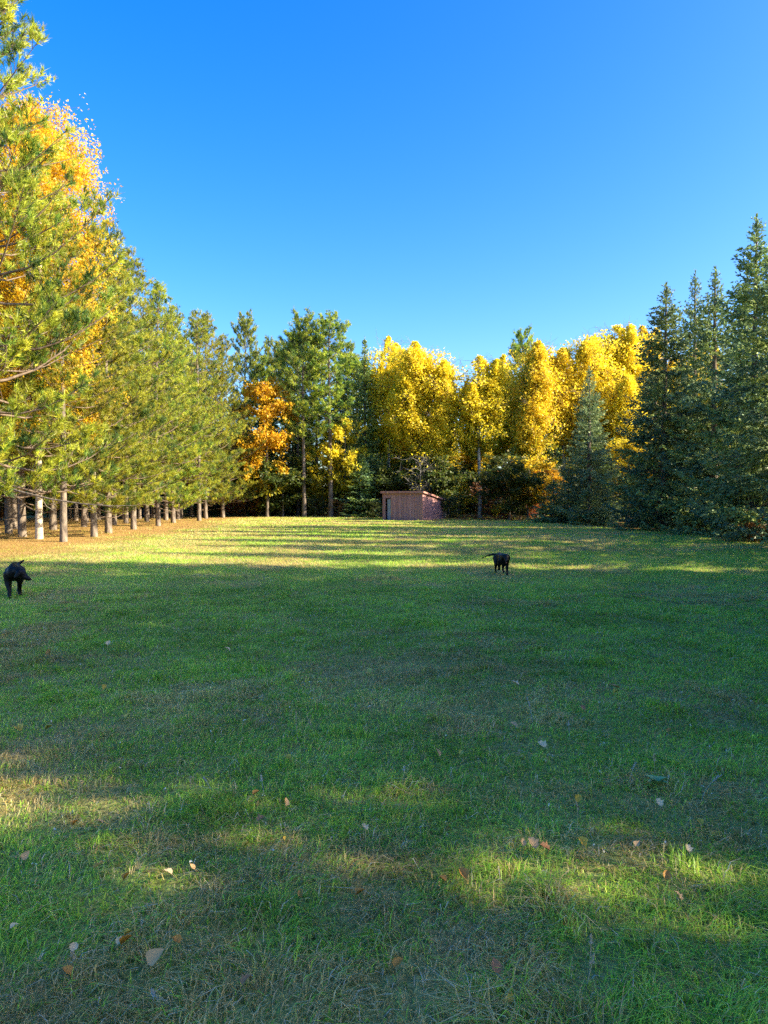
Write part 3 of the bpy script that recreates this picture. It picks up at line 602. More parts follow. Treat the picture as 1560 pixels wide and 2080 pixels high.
# shrubs along the wood edge
SHR = [build_broadleaf(91, H=2.2, hb=0.15, R=1.2, nl=1800, ls=0.13, pal=RED, limbs=16, bark='twig', r0=0.03, clump=0.25, per=2, asc=0.7),
       build_broadleaf(92, H=2.2, hb=0.15, R=1.3, nl=1800, ls=0.13, pal=BRN, limbs=16, bark='twig', r0=0.03, clump=0.25, per=2, asc=0.7),
       build_broadleaf(93, H=2.2, hb=0.15, R=1.3, nl=2200, ls=0.13, pal=DKG, limbs=16, bark='twig', r0=0.03, clump=0.25, per=2, asc=0.7),
       build_broadleaf(94, H=2.2, hb=0.15, R=1.2, nl=1500, ls=0.14, pal=YEL * 0.8, pal_low=YELG, limbs=14, bark='twig', r0=0.03, clump=0.25, per=2, asc=0.7)]
GR = 'shrubs along the edge of the woods'
for px, d, v, s, lab in [
    (463, 69, 0, 0.75, 'red-leaved shrub at the far end of the pine plantation'),
    (437, 70, 2, 0.8, 'dark green shrub left of the red shrub'),
    (490, 68, 1, 0.85, 'brown-leaved shrub just right of the red shrub'),
    (517, 68, 1, 0.8, 'rusty brown shrub below the dark green tree'),
    (528, 67.5, 3, 0.6, 'bright yellow shrub at the lawn edge below the orange maple'),
    (570, 67, 2, 1.0, 'dark shrub left of the bare pine stems'),
    (640, 66, 2, 0.75, 'low dark shrub between the two tall pine stems'),
    (692, 65, 1, 0.7, 'brown low shrub right of the leaning pine stem'),
    (757, 63, 2, 0.6, 'small dark shrub touching the left side of the shed'),
    (912, 60, 2, 0.8, 'green shrub against the right rear corner of the shed'),
    (1010, 63, 3, 0.5, 'low yellow shrub on the shaded strip right of the bare aspen trunk'),
    (1082, 61, 0, 0.5, 'small rusty shrub at the foot of the aspen stems'),
    (1130, 58, 2, 0.6, 'low dark shrub left of the small bushy spruce')]:
    plant('shrub', SHR[v], px2x(px, d), d, lab, GR, rnd.uniform(0, 6.28), s, None, 'shrub')
plant('shrub', SHR[1], 14.3, 27.3, 'brown leafy shrub under the spruces at the right border', GR, 0.4, 0.45, None, 'shrub')
plant('shrub', SHR[1], 15.0, 29.2, 'withered brown shrub tucked beneath the tallest dark spruce', GR, 1.4, 0.5, None, 'shrub')
for i in range(26):
    x = -22 + i * 1.9 + rnd.uniform(-0.6, 0.6); y = float(lawn_back(x)) + rnd.uniform(6, 14)
    plant('shrub', SHR[(2, 1, 2, 3)[i % 4]], x, y, 'dim shrub in the shade between the stems of the back wood', 'shrubs inside the back wood', rnd.uniform(0, 6.28), rnd.uniform(1.3, 2.1), None, 'shrub')
for i in range(16):
    y = 30 + i * 2.9; x = -30.5 + rnd.uniform(-0.6, 0.6)
    plant('shrub', SHR[(2, 1, 2, 2)[i % 4]], x, y, 'dim shrub at the far side of the pine plantation', 'shrubs beyond the plantation', rnd.uniform(0, 6.28), rnd.uniform(1.5, 2.3), None, 'shrub')

# ------------------------------------------------------------------ shed
def paint_mat(name, base, fade, rough=0.75):
    m, nt, out = new_mat(name); L = nt.links.new
    tc = N(nt, 'ShaderNodeTexCoord'); oi = N(nt, 'ShaderNodeObjectInfo')
    mp = N(nt, 'ShaderNodeMapping'); mp.inputs['Scale'].default_value = (6, 6, 0.8); L(tc.outputs['Object'], mp.inputs[0]); L(oi.outputs['Location'], mp.inputs['Location'])
    no = N(nt, 'ShaderNodeTexNoise'); no.inputs['Scale'].default_value = 1.6; no.inputs['Detail'].default_value = 8; L(mp.outputs[0], no.inputs['Vector'])
    cr = N(nt, 'ShaderNodeValToRGB'); cr.color_ramp.elements[0].color = (*base, 1); cr.color_ramp.elements[1].color = (*fade, 1); cr.color_ramp.elements[0].position = 0.4; cr.color_ramp.elements[1].position = 0.78
    L(no.outputs[0], cr.inputs[0])
    h = N(nt, 'ShaderNodeHueSaturation'); mr = N(nt, 'ShaderNodeMapRange'); mr.inputs['To Min'].default_value = 0.85; mr.inputs['To Max'].default_value = 1.12
    L(oi.outputs['Random'], mr.inputs[0]); L(mr.outputs[0], h.inputs['Value']); L(cr.outputs[0], h.inputs['Color'])
    p = N(nt, 'ShaderNodeBsdfPrincipled'); p.inputs['Roughness'].default_value = rough; L(h.outputs[0], p.inputs['Base Color'])
    L(p.outputs[0], out.inputs[0]); return m
M['red_board'] = paint_mat('faded_red_boards', (0.36, 0.18, 0.175), (0.44, 0.26, 0.255))
M['side_board'] = M['red_board']
M['trim'] = paint_mat('faded_red_trim', (0.36, 0.15, 0.12), (0.46, 0.27, 0.22))
M['roof'] = paint_mat('roofing', (0.10, 0.09, 0.085), (0.2, 0.18, 0.16))
M['door'] = paint_mat('grey_blue_door', (0.26, 0.31, 0.38), (0.40, 0.45, 0.5))
M['dark'] = paint_mat('dark_wood', (0.03, 0.028, 0.025), (0.06, 0.05, 0.045))
def box_mesh(name, x0, x1, y0, y1, z0, z1, mat, ztop=None, bev=0.006):
    """box; ztop=(z at x0,y0),(x1,y0),(x1,y1),(x0,y1) overrides the top"""
    bm = bmesh.new()
    zt = ztop or (z1,) * 4
    b = [bm.verts.new(v) for v in ((x0, y0, z0), (x1, y0, z0), (x1, y1, z0), (x0, y1, z0))]
    t = [bm.verts.new((v.co.x, v.co.y, z)) for v, z in zip(b, zt)]
    bm.faces.new(b[::-1]); bm.faces.new(t)
    for i in range(4): bm.faces.new((b[i], b[(i + 1) % 4], t[(i + 1) % 4], t[i]))
    if bev: bmesh.ops.bevel(bm, geom=bm.edges[:], offset=bev, segments=1, affect='EDGES')
    me = bpy.data.meshes.new(name); bm.to_mesh(me); bm.free(); me.materials.append(mat); return me

def build_shed():
    W, Dp, HF, HB = 3.55, 4.1, 2.30, 1.72
    th = R_(28); cx, cyy = 3.06, 56.4
    # local frame: origin = near right corner, +X along the front to the left is negative x; +Y depth
    e = empty('shed', (cx, cyy, gh(cx, cyy) - 0.02), -th)
    tag(e, 'faded red board shed with sloping roof and open doorway at the back of the lawn', 'shed')
    htop = lambda y: HF + (HB - HF) * y / Dp
    dx0, dx1, dh = -W + 0.18, -W + 0.78, 1.82       # doorway
    n = 15; bw = (W - 0.0) / n
    for i in range(n):                               # front boards
        a, b = -W + i * bw, -W + (i + 1) * bw - 0.012
        c = (a + b) / 2
        z0 = dh if dx0 < c < dx1 else 0.03 * rnd.random()
        link('board', box_mesh('board', a, b, -0.012 * rnd.random(), 0.025, z0, htop(0) - 0.01, M['red_board']), e)
    n2 = 13; bw2 = Dp / n2
    for s_, xa in ((1, 0.0), (0, -W)):
        for i in range(n2):
            a, b = i * bw2 + (0.03 if i == 0 else 0), (i + 1) * bw2 - 0.014
            off = 0.012 * rnd.random()
            x0, x1 = (xa - 0.025, xa + off) if s_ else (xa - off, xa + 0.025)
            link('board', box_mesh('board', x0, x1, a, b, 0.0, 2, M['side_board'], (htop(a) - 0.01, htop(a) - 0.01, htop(b) - 0.01, htop(b) - 0.01)), e)
            if s_:                                    # batten over the joint
                link('batten', box_mesh('batten', 0.013, 0.032, b - 0.016, b + 0.028, 0.0, htop(b) - 0.06, M['side_board']), e)
    link('back_wall', box_mesh('back_wall', -W + 0.03, -0.03, Dp - 0.03, Dp, 0.0, HB - 0.01, M['red_board']), e)
    link('corner_trim', box_mesh('corner_trim', -0.06, 0.036, -0.036, -0.014, 0, htop(0) - 0.02, M['trim']), e)
    link('corner_trim', box_mesh('corner_trim', -W - 0.036, -W + 0.07, -0.036, -0.014, 0, htop(0) - 0.02, M['trim']), e)
    # door frame and a pale door standing inside the opening
    link('door_frame', box_mesh('door_frame', dx0 - 0.05, dx0 + 0.03, -0.045, -0.0135, 0, dh + 0.02, M['trim']), e)
    link('door_frame', box_mesh('door_frame', dx1 - 0.03, dx1 + 0.05, -0.045, -0.0135, 0, dh + 0.02, M['trim']), e)
    d = link('door', box_mesh('door', dx0 + 0.17, dx1 - 0.04, 0.10, 0.14, 0.05, dh - 0.06, M['door']), e)
    link('handle', box_mesh('handle', dx0 + 0.22, dx0 + 0.25, 0.07, 0.098, 0.9, 1.02, M['dark']), d)
    link('floor_slab', box_mesh('floor_slab', -W + 0.03, -0.03, 0.03, Dp - 0.04, 0.0, 0.04, M['dark']), e)
    ov = 0.16
    r = link('roof', box_mesh('roof', -W - ov, ov, -ov, Dp + ov, 0, 1, M['roof'], None, 0), e)
    me = r.data; k = (HB - HF) / Dp
    for v in me.vertices: v.co.z = HF + k * v.co.y + (0.05 if v.co.z > 0.5 else 0.0)
    link('fascia', box_mesh('fascia', -W - ov - 0.01, ov + 0.01, -ov - 0.028, -ov - 0.003, HF - 0.11 - k * ov, HF + 0.065 - k * ov, M['trim']), r)
    f2 = box_mesh('fascia', ov + 0.003, ov + 0.026, -ov, Dp + ov, 0, 1, M['trim'], None, 0)
    for v in f2.vertices: v.co.z = HF + k * v.co.y + (0.062 if v.co.z > 0.5 else -0.08)
    link('fascia', f2, r)
build_shed()
BARE = build_broadleaf(97, H=4.1, hb=1.5, R=1.2, nl=110, ls=0.09, pal=YEL, limbs=24, bark='grey_twig', r0=0.018, clump=0.2, per=5, asc=0.75, trunk_top=0.8)
plant('sapling', {k: v for k, v in BARE.items()}, 3.2, 62.6, 'bare grey twiggy sapling showing above the roof of the red shed', None, 0.5, 1.5, 1.5)

# ------------------------------------------------------------------ dogs
M['fur'], nt, out = new_mat('black_fur')
p = N(nt, 'ShaderNodeBsdfPrincipled'); p.inputs['Base Color'].default_value = (0.0035, 0.003, 0.003, 1); p.inputs['Roughness'].default_value = 0.5
p.inputs['Specular IOR Level'].default_value = 0.22
no = N(nt, 'ShaderNodeTexNoise'); no.inputs['Scale'].default_value = 90; b = N(nt, 'ShaderNodeBump'); b.inputs['Strength'].default_value = 0.25; b.inputs['Distance'].default_value = 0.01
nt.links.new(no.outputs[0], b.inputs['Height']); nt.links.new(b.outputs[0], p.inputs['Normal']); nt.links.new(p.outputs[0], out.inputs[0])
def simple_mat(name, c, rough=0.6):
    m, nt, out = new_mat(name); p = N(nt, 'ShaderNodeBsdfPrincipled'); p.inputs['Base Color'].default_value = (*c, 1); p.inputs['Roughness'].default_value = rough
    no = N(nt, 'ShaderNodeTexNoise'); no.inputs['Scale'].default_value = 40; mx = N(nt, 'ShaderNodeMixRGB', blend_type='MULTIPLY'); mx.inputs[0].default_value = 0.35; mx.inputs[1].default_value = (*c, 1)
    nt.links.new(no.outputs[0], mx.inputs[2]); nt.links.new(mx.outputs[0], p.inputs['Base Color']); nt.links.new(p.outputs[0], out.inputs[0]); return m
M['eye'] = simple_mat('dog_eye', (0.03, 0.015, 0.008), 0.15); M['tongue'] = simple_mat('dog_tongue', (0.45, 0.16, 0.15)); M['nose'] = simple_mat('dog_nose', (0.012, 0.011, 0.011), 0.3)

def build_dog(label, loc, rz, scale, legs, head, tail, tongue=False):
    """forward = +Y, up = +Z; legs: [(top, knee, wrist, paw)] radii fixed; head: (neck, skull, nose)"""
    bm = bmesh.new()
    def ball(c, r, sq=(1, 1, 1), rot=None):
        mtx = Matrix.Translation(c) @ (rot.to_4x4() if rot is not None else Matrix()) @ Matrix.Diagonal((r * sq[0], r * sq[1], r * sq[2], 1))
        bmesh.ops.create_icosphere(bm, subdivisions=2, radius=1.0, matrix=mtx)
    def chain(pts, rad):
        for (a, ra), (b_, rb) in zip(zip(pts, rad), zip(pts[1:], rad[1:])):
            a = Vector(a); b_ = Vector(b_); n = max(2, int((b_ - a).length / (0.35 * min(ra, rb))))
            for i in range(n + 1): ball(a.lerp(b_, i / n), ra + (rb - ra) * i / n)
    # trunk: deep chest, tucked belly
    prof = [(-0.34, 0.455, 0.100), (-0.26, 0.450, 0.122), (-0.15, 0.448, 0.108), (-0.03, 0.435, 0.115), (0.09, 0.420, 0.132), (0.20, 0.415, 0.138), (0.29, 0.43, 0.115)]
    for i in range(len(prof) - 1):
        for t in np.linspace(0, 1, 5):
            a, b_ = prof[i], prof[i + 1]; y, z, r = [a[j] + (b_[j] - a[j]) * t for j in range(3)]
            ball((0, y, z), r, (0.88, 0.9, 1.08 if y > 0 else 1.0))
    neck, skull, nose = [Vector(h) for h in head]
    chain([(0, 0.24, 0.47), neck, skull], [0.105, 0.080, 0.070])
    fd = (nose - skull).normalized(); side = fd.cross(Vector((0, 0, 1))).normalized(); up = side.cross(fd)
    rot = Matrix((side, fd, up)).transposed()
    ball(skull, 0.088, (0.95, 1.05, 0.92), rot); ball(skull + fd * 0.05 - up * 0.015, 0.070, (0.95, 1.0, 0.9), rot)
    chain([skull + fd * 0.06 - up * 0.02, nose - up * 0.004], [0.058, 0.040]); ball(nose - fd * 0.03 - up * 0.02, 0.036, (0.95, 1.1, 0.9), rot)
    for s in (-1, 1):                                   # hanging ears
        b0 = skull + side * s * 0.078 + up * 0.035 - fd * 0.015
        for t in np.linspace(0, 1, 6):
            ball(b0 + side * s * 0.022 * t - up * 0.095 * t + fd * 0.012 * t, 0.034 + 0.012 * math.sin(t * 2.6), (0.45, 1.0, 1.0), rot)
    for hind, top, kn, wr, paw in legs:
        rr = (0.095, 0.060, 0.031, 0.034) if hind else (0.075, 0.050, 0.033, 0.037)
        chain([top, kn, wr, paw], rr); ball(Vector(paw) + Vector((0, 0.02, -0.002)), 0.036, (1, 1.35, 0.75))
    chain(tail, np.linspace(0.040, 0.016, len(tail)))
    me0 = bpy.data.meshes.new('dog_raw'); bm.to_mesh(me0); bm.free()
    tmp = bpy.data.objects.new('dog_raw', me0); COL.objects.link(tmp)
    md = tmp.modifiers.new('r', 'REMESH'); md.mode = 'VOXEL'; md.voxel_size = 0.015
    m2 = tmp.modifiers.new('s', 'SMOOTH'); m2.iterations = 5; m2.factor = 0.5
    dg = bpy.context.evaluated_depsgraph_get(); me = bpy.data.meshes.new_from_object(tmp.evaluated_get(dg))
    bpy.data.objects.remove(tmp); me.name = 'dog'; me.materials.clear(); me.materials.append(M['fur'])
    for pl in me.polygons: pl.use_smooth = True
    e = empty('dog', loc, rz, (scale,) * 3); tag(e, label, 'dog', 'black dogs on the lawn')
    link('body', me, e)
    def blob(name, c, r, mat, sq=(1, 1, 1)):
        b2 = bmesh.new(); bmesh.ops.create_icosphere(b2, subdivisions=2, radius=1, matrix=Matrix.Translation(c) @ rot.to_4x4() @ Matrix.Diagonal((r * sq[0], r * sq[1], r * sq[2], 1)))
        mm = bpy.data.meshes.new(name); b2.to_mesh(mm); b2.free(); mm.materials.append(mat); link(name, mm, e)
    for s in (-1, 1): blob('eye', skull + fd * 0.078 + side * s * 0.036 + up * 0.028, 0.011, M['eye'])
    blob('nose', nose + fd * 0.036 + up * 0.012, 0.017, M['nose'], (1.1, 0.8, 0.8))
    if tongue: blob('tongue', nose - up * 0.062 - fd * 0.002, 0.022, M['tongue'], (0.8, 0.5, 1.4))

x, y = at(1019, 1167)
build_dog('black dog running toward the camera out in the middle of the lawn', (x, y, gh(x, y)), R_(180 + 3), 0.84,
    [(0, (-0.085, 0.24, 0.40), (-0.09, 0.24, 0.26), (-0.085, 0.27, 0.12), (-0.085, 0.29, 0.03)),
     (0, (0.085, 0.24, 0.40), (0.10, 0.17, 0.28), (0.085, 0.10, 0.19), (0.08, 0.05, 0.14)),
     (1, (-0.08, -0.28, 0.40), (-0.10, -0.16, 0.28), (-0.085, -0.24, 0.15), (-0.085, -0.14, 0.06)),
     (1, (0.08, -0.28, 0.40), (0.10, -0.20, 0.27), (0.085, -0.36, 0.15), (0.085, -0.33, 0.03))],
    ((-0.01, 0.36, 0.49), (-0.02, 0.42, 0.50), (0.0, 0.56, 0.42)),
    [(0, -0.38, 0.48), (0.12, -0.42, 0.50), (0.27, -0.44, 0.47), (0.44, -0.45, 0.40)], tongue=True)
x, y = at(24, 1212)
build_dog('black dog walking at the left picture border, head turned toward the lawn', (x + 0.03, y, gh(x, y)), R_(180 + 24), 0.98,
    [(0, (0.085, 0.24, 0.40), (0.09, 0.25, 0.26), (0.055, 0.33, 0.12), (0.05, 0.36, 0.03)),
     (0, (-0.085, 0.24, 0.40), (-0.095, 0.18, 0.27), (-0.09, 0.10, 0.13), (-0.09, 0.08, 0.03)),
     (1, (0.08, -0.28, 0.40), (0.10, -0.22, 0.27), (0.09, -0.40, 0.15), (0.09, -0.36, 0.03)),
     (1, (-0.08, -0.28, 0.40), (-0.09, -0.14, 0.27), (-0.06, -0.24, 0.14), (-0.05, -0.17, 0.03))],
    ((-0.07, 0.36, 0.46), (-0.13, 0.41, 0.42), (-0.25, 0.46, 0.33)),
    [(0, -0.40, 0.49), (-0.05, -0.45, 0.52), (-0.10, -0.48, 0.55), (-0.13, -0.50, 0.575)])

# ------------------------------------------------------------------ fallen leaves on the grass
leaf_mats = {'tan': simple_mat('tan_leaf', (0.60, 0.37, 0.15)), 'yellow': simple_mat('yellow_leaf', (0.62, 0.40, 0.03)), 'orange': simple_mat('orange_leaf', (0.52, 0.24, 0.03)),
             'brown': simple_mat('brown_leaf', (0.40, 0.17, 0.06)), 'pale': simple_mat('pale_leaf', (0.78, 0.58, 0.30)), 'green': simple_mat('lime_leaf', (0.42, 0.43, 0.08))}
def leaf_mesh(seed, mat, lobes=0):
    rng = rs(seed); n = 18; mb = MB()
    t = np.linspace(0, 1, 10)
    w = 0.40 * np.sin(np.pi * t ** 0.75) ** 0.8 * (1 - 0.25 * t)
    if lobes: w = w * (1 + 0.35 * np.sin(t * lobes * 6.28)) * 1.1
    w[0] = 0.012; w[-1] = 0.004
    curl = rng.uniform(0.25, 0.8); bend = rng.uniform(-0.2, 0.4)
    zc = 0.25 * bend * (t - 0.4) ** 2 * 4 * 0.3
    Lf = np.stack([-w, t, zc + curl * w + rng.normal(0, 0.02, 10)], 1); Rt = np.stack([w, t, zc + curl * w * rng.uniform(0.3, 1.3) + rng.normal(0, 0.02, 10)], 1); Mid = np.stack([0 * t, t, zc], 1)
    v = np.concatenate([Lf, Mid, Rt]); i = np.arange(9)
    q = np.concatenate([np.stack([i, i + 10, i + 11, i + 1], 1), np.stack([i + 10, i + 20, i + 21, i + 11], 1)])
    mb.add(v, q=q); mb.add(np.array([[-0.01, -0.35, 0.0], [0.01, -0.35, 0.0], [0.012, 0.02, 0.012], [-0.012, 0.02, 0.012]]), q=[[0, 1, 2, 3]])
    me = mb.mesh('leaf', mat, True); return me
LM = {c: [leaf_mesh(200 + 3 * i + j, m, (0, 0, 3)[j]) for j in range(3)] for i, (c, m) in enumerate(leaf_mats.items())}
GL = 'fallen leaves on the near grass'
LV = [  # px, py, colour, size m, shape, label
    (295, 1996, 'tan', .072, 0, 'large tan leaf lying in the bottom left of the lawn'),
    (240, 1958, 'orange', .050, 0, 'brownish leaf at the right of the small leaf cluster bottom left'),
    (232, 1952, 'pale', .036, 0, 'pale leaf at the left of the small leaf cluster bottom left'),
    (247, 1938, 'yellow', .034, 0, 'yellow-brown leaf at the top of the small leaf cluster bottom left'),
    (138, 1974, 'pale', .044, 0, 'pale cream leaf above an orange one near the bottom left corner'),
    (136, 2018, 'orange', .040, 0, 'orange leaf below a pale one near the bottom left corner'),
    (487, 2044, 'brown', .044, 2, 'reddish brown leaf at the bottom edge left of centre'),
    (800, 2005, 'orange', .046, 0, 'upright orange-brown leaf near the bottom centre'),
    (1016, 2014, 'brown', .052, 0, 'brown leaf with long stalk near the bottom, right of centre'),
    (1050, 2074, 'yellow', .046, 0, 'bright yellow leaf at the very bottom edge'),
    (948, 1817, 'orange', .058, 0, 'orange leaf lying flat in the sunlit grass right of centre'),
    (906, 1822, 'orange', .038, 0, 'smaller orange leaf just left of the flat orange one'),
    (722, 1846, 'orange', .046, 0, 'orange leaf in the grass below the picture centre'),
    (611, 1853, 'orange', .038, 0, 'small orange leaf left of another in the lower centre'),
    (1092, 1746, 'tan', .066, 2, 'greyish tan folded leaf beside a brown one, lower right'),
    (1119, 1749, 'brown', .062, 2, 'curled brown leaf between a tan and a yellow leaf'),
    (1192, 1744, 'yellow', .058, 0, 'heart-shaped yellow leaf right of the curled brown leaf'),
    (1065, 1744, 'tan', .042, 0, 'small tan leaf left of the greyish folded one'),
    (1357, 1818, 'orange', .048, 0, 'orange leaf alone in the lower right grass'),
    (1405, 1754, 'pale', .044, 2, 'jagged pale leaf in the lower right grass'),
    (1174, 1648, 'yellow', .056, 0, 'yellow leaf caught upright on a stem in the right foreground'),
    (1390, 1855, 'tan', .045, 2, 'mauve-grey crumpled leaf in the right foreground'),
    (1348, 1657, 'pale', .05, 2, 'pale grey leaf below the broad-leaved weed'),
    (1430, 1695, 'yellow', .045, 0, 'small ochre leaf in the shaded grass at the right'),
    (578, 1736, 'yellow', .040, 0, 'small yellow leaf standing in the grass, lower left of centre'),
    (492, 1746, 'yellow', .038, 0, 'tiny yellow leaf left of a similar one in the lower left'),
    (580, 1658, 'tan', .050, 0, 'tan leaf right of the sunlit grass band'),
    (512, 1640, 'orange', .044, 0, 'orange leaf at the right end of the sunlit grass band'),
    (520, 1694, 'brown', .048, 2, 'dull brown leaf below the sunlit grass band'),
    (205, 1697, 'tan', .046, 0, 'tan leaf at the lower rim of the sunlit grass band'),
    (141, 1697, 'orange', .040, 0, 'orange-tan leaf left of the one at the sunlit rim'),
    (40, 1770, 'tan', .046, 0, 'tan leaf near the left border below the sunlight'),
    (186, 1791, 'pale', .058, 2, 'whitish curled leaf in the lower left grass'),
    (345, 1808, 'pale', .044, 0, 'round pale leaf in the lower left grass'),
    (246, 1820, 'orange', .040, 0, 'orange-brown leaf left of the round pale leaf'),
    (392, 1797, 'tan', .034, 0, 'very small tan leaf right of the round pale leaf'),
    (361, 1950, 'orange', .040, 0, 'ochre leaf right of the small leaf cluster bottom left'),
    (12, 1924, 'pale', .034, 0, 'cream leaf at the left border near the bottom'),
    (588, 1564, 'yellow', .050, 0, 'bright yellow leaf on the shaded lawn left of centre'),
    (893, 1550, 'tan', .060, 0, 'tan leaf on the shaded lawn below the centre'),
    (935, 1546, 'green', .045, 0, 'lime-coloured leaf right of the tan one below the centre'),
    (1110, 1527, 'pale', .070, 2, 'pale bluish leaf on the lawn right of centre'),
    (1050, 1485, 'tan', .065, 0, 'tan leaf above the pale bluish one'),
    (1055, 1405, 'pale', .080, 2, 'whitish torn leaf far out on the shaded lawn'),
    (1260, 1410, 'tan', .085, 0, 'round tan leaf on the lawn above the small sun patch'),
    (1249, 1420, 'yellow', .060, 0, 'yellow scrap beside the round tan leaf'),
    (1188, 1454, 'brown', .06, 0, 'dark brown leaf left of the small sun patch'),
    (1362, 1498, 'orange', .05, 0, 'ochre leaf below the small sun patch'),
    (38, 1503, 'yellow', .085, 0, 'long yellow-green leaf near the left border'),
    (88, 1496, 'green', .060, 0, 'pale lime leaf right of the long one at the left border'),
    (98, 1341, 'orange', .085, 0, 'small orange leaf on the dry grass at the left'),
    (207, 1414, 'yellow', .06, 0, 'yellow scrap on the green lawn at the left'),
    (253, 1473, 'green', .06, 0, 'lime scrap on the lawn left of centre'),
    (217, 1320, 'pale', .075, 0, 'pale scrap on the lawn behind the orange leaf'),
    (465, 1333, 'pale', .075, 0, 'cream leaf scrap on the lawn left of centre, far out'),
    (752, 1380, 'green', .07, 0, 'narrow lime leaf in the middle of the lawn'),
    (745, 1709, 'pale', .045, 2, 'white torn scrap of leaf below the picture centre'),
    (1295, 1745, 'tan', .04, 0, 'dull tan leaf between the yellow leaf and the jagged pale one'),
]
for i, (px, py, c, s, sh, lab) in enumerate(LV):
    x, y = at(px, py)
    o = link('fallen_leaf', LM[c][sh]); o.location = (x, y, gh(x, y) + 0.034 + 0.014 * rnd.random())
    o.rotation_euler = (rnd.uniform(0.25, 0.8), rnd.uniform(-0.4, 0.4), rnd.uniform(-1.6, 1.6)); o.scale = (s * 0.95, s * 0.95, s * 1.5)
    tag(o, lab, 'leaf', GL)

# ------------------------------------------------------------------ weeds and stalks
M['straw'] = simple_mat('straw', (0.48, 0.40, 0.24)); M['weed'] = simple_mat('weed_leaf', (0.26, 0.42, 0.16)); M['silver'] = simple_mat('silvery_weed', (0.42, 0.46, 0.42))
def build_stalk(name, px, py, h, label, mat='straw', heads=1, lean=0.25, group='dry stalks in the grass'):
    x, y = at(px, py); rng = rs(px * 7 + py); e = empty(name, (x, y, gh(x, y)), rng.uniform(0, 6.28))
    mb = MB(); hd = MB(); s = np.linspace(0, 1, 6)
    pts = np.stack([lean * h * s ** 1.8, 0.04 * h * np.sin(s * 3), h * s], 1)
    tube(mb, pts, np.linspace(0.0016, 0.0010, 6), 4)
    n = 16; u = rng.uniform(0.72, 1.0, n)
    for q in u:
        p0 = np.array([np.interp(q, s, pts[:, j]) for j in range(3)]); d = nrm(rng.normal(0, 0.6, 3) + np.array([0, 0, 1.2]))
        tube(hd, np.stack([p0, p0 + d * 0.006, p0 + d * 0.014]), np.array([0.001, 0.0028, 0.0006]), 4)
    link('stem', mb.mesh('stem', M[mat], True), e); o = link('seed_head', hd.mesh('seed_head', M[mat], True), e); o['kind'] = 'stuff'
    tag(e, label, 'grass stalk', group)
for px, py, h, lean, mat, lab in [
    (386, 1625, .11, .1, 'straw', 'straw-coloured seed stalk at the back of the sunlit grass band'),
    (430, 1624, .11, .5, 'silver', 'pale leaning stalk right of the sunlit band stalk'),
    (536, 1630, .12, .3, 'silver', 'silvery stalk right of the sunlit grass band'),
    (163, 1620, .08, .05, 'straw', 'short stalk in shade behind the sunlit grass band'),
    (138, 2010, .11, .05, 'straw', 'stalk between the pale and the orange leaf near the bottom left corner'),
    (1200, 1990, .13, -.1, 'straw', 'feathery seed stalk in the right foreground near the bottom'),
    (1195, 2025, .10, -.5, 'straw', 'leaning seed stalk below the feathery one'),
    (1174, 1700, .16, .02, 'straw', 'dark thin stem holding up a yellow leaf'),
    (1335, 1590, .17, .05, 'straw', 'thin brown stem rising from the broad-leaved weed'),
    (605, 1515, .20, .25, 'straw', 'tall pale straw leaning on the mid lawn left of centre'),
    (640, 1520, .20, .35, 'straw', 'second pale straw leaning right on the mid lawn'),
    (1430, 1630, .17, .6, 'silver', 'whitish weed stalk leaning right beside the broad-leaved weed'),
    (1160, 1500, .12, .1, 'silver', 'whitish stalk left of the small sun patch'),
    (1085, 1480, .22, .2, 'silver', 'silvery branching stalk on the lawn right of centre'),
    (820, 1600, .10, .1, 'silver', 'pale little stalk in the shaded grass at the centre'),
    (1280, 1600, .15, .3, 'silver', 'silvery weed left of the broad-leaved weed'),
    (305, 2064, .07, .3, 'silver', 'tiny white-tipped stalk at the bottom edge')]:
    build_stalk('grass_stalk', px, py, h, lab, mat, 1, lean)
x, y = at(1338, 1606); e = empty('broadleaf_weed', (x, y, gh(x, y))); tag(e, 'broad-leaved green weed rosette in the right foreground', 'weed')
wl = leaf_mesh(300, M['weed'], 0)
for i in range(7):
    o = link('leaf', wl, e); o.scale = (0.055, 0.075, 0.07); o.rotation_euler = (0.35 + 0.2 * (i % 2), 0, i * 0.9 + 0.2); o.location = (0, 0, 0.035)

# ------------------------------------------------------------------ grass (one mass)
def grass_colour(x, y, rng):
    n = len(x)
    dry = fbm(x, y, 0.75, 1.0, 4) + 0.10 * sstep(8.0, 2.5, y) + 0.12 * sstep(0, -10, x) + 0.13 * sstep(13, 32, y) - 0.06
    fine = vnoise(x, y, 5.0, 3.0)
    pd = np.clip(sstep(0.45, 0.64, dry * 0.8 + fine * 0.2), 0, 1) * 0.68 + 0.16
    g = np.array([[0.28, 0.54, 0.045], [0.33, 0.58, 0.045], [0.31, 0.49, 0.06], [0.44, 0.62, 0.05], [0.38, 0.54, 0.09]])
    d = np.array([[0.58, 0.44, 0.17], [0.62, 0.50, 0.24], [0.50, 0.40, 0.14], [0.60, 0.40, 0.14], [0.46, 0.41, 0.11]])
    isd = rng.random(n) < pd
    c = g[rng.integers(0, len(g), n)]; c[isd] = d[rng.integers(0, len(d), isd.sum())]
    tone = (0.6 * fbm(x, y, 1.7, 6.0, 3) + 0.4 * fbm(x, y, 0.35, 16.0, 2))[:, None]
    c = c * (0.50 + 1.15 * tone) * rng.uniform(0.62, 1.5, (n, 1))
    st = rng.random(n) < 0.025; c[st] = np.array([0.74, 0.66, 0.46]) * rng.uniform(0.8, 1.1, (st.sum(), 1))
    return np.minimum(c, 0.85), isd, pd

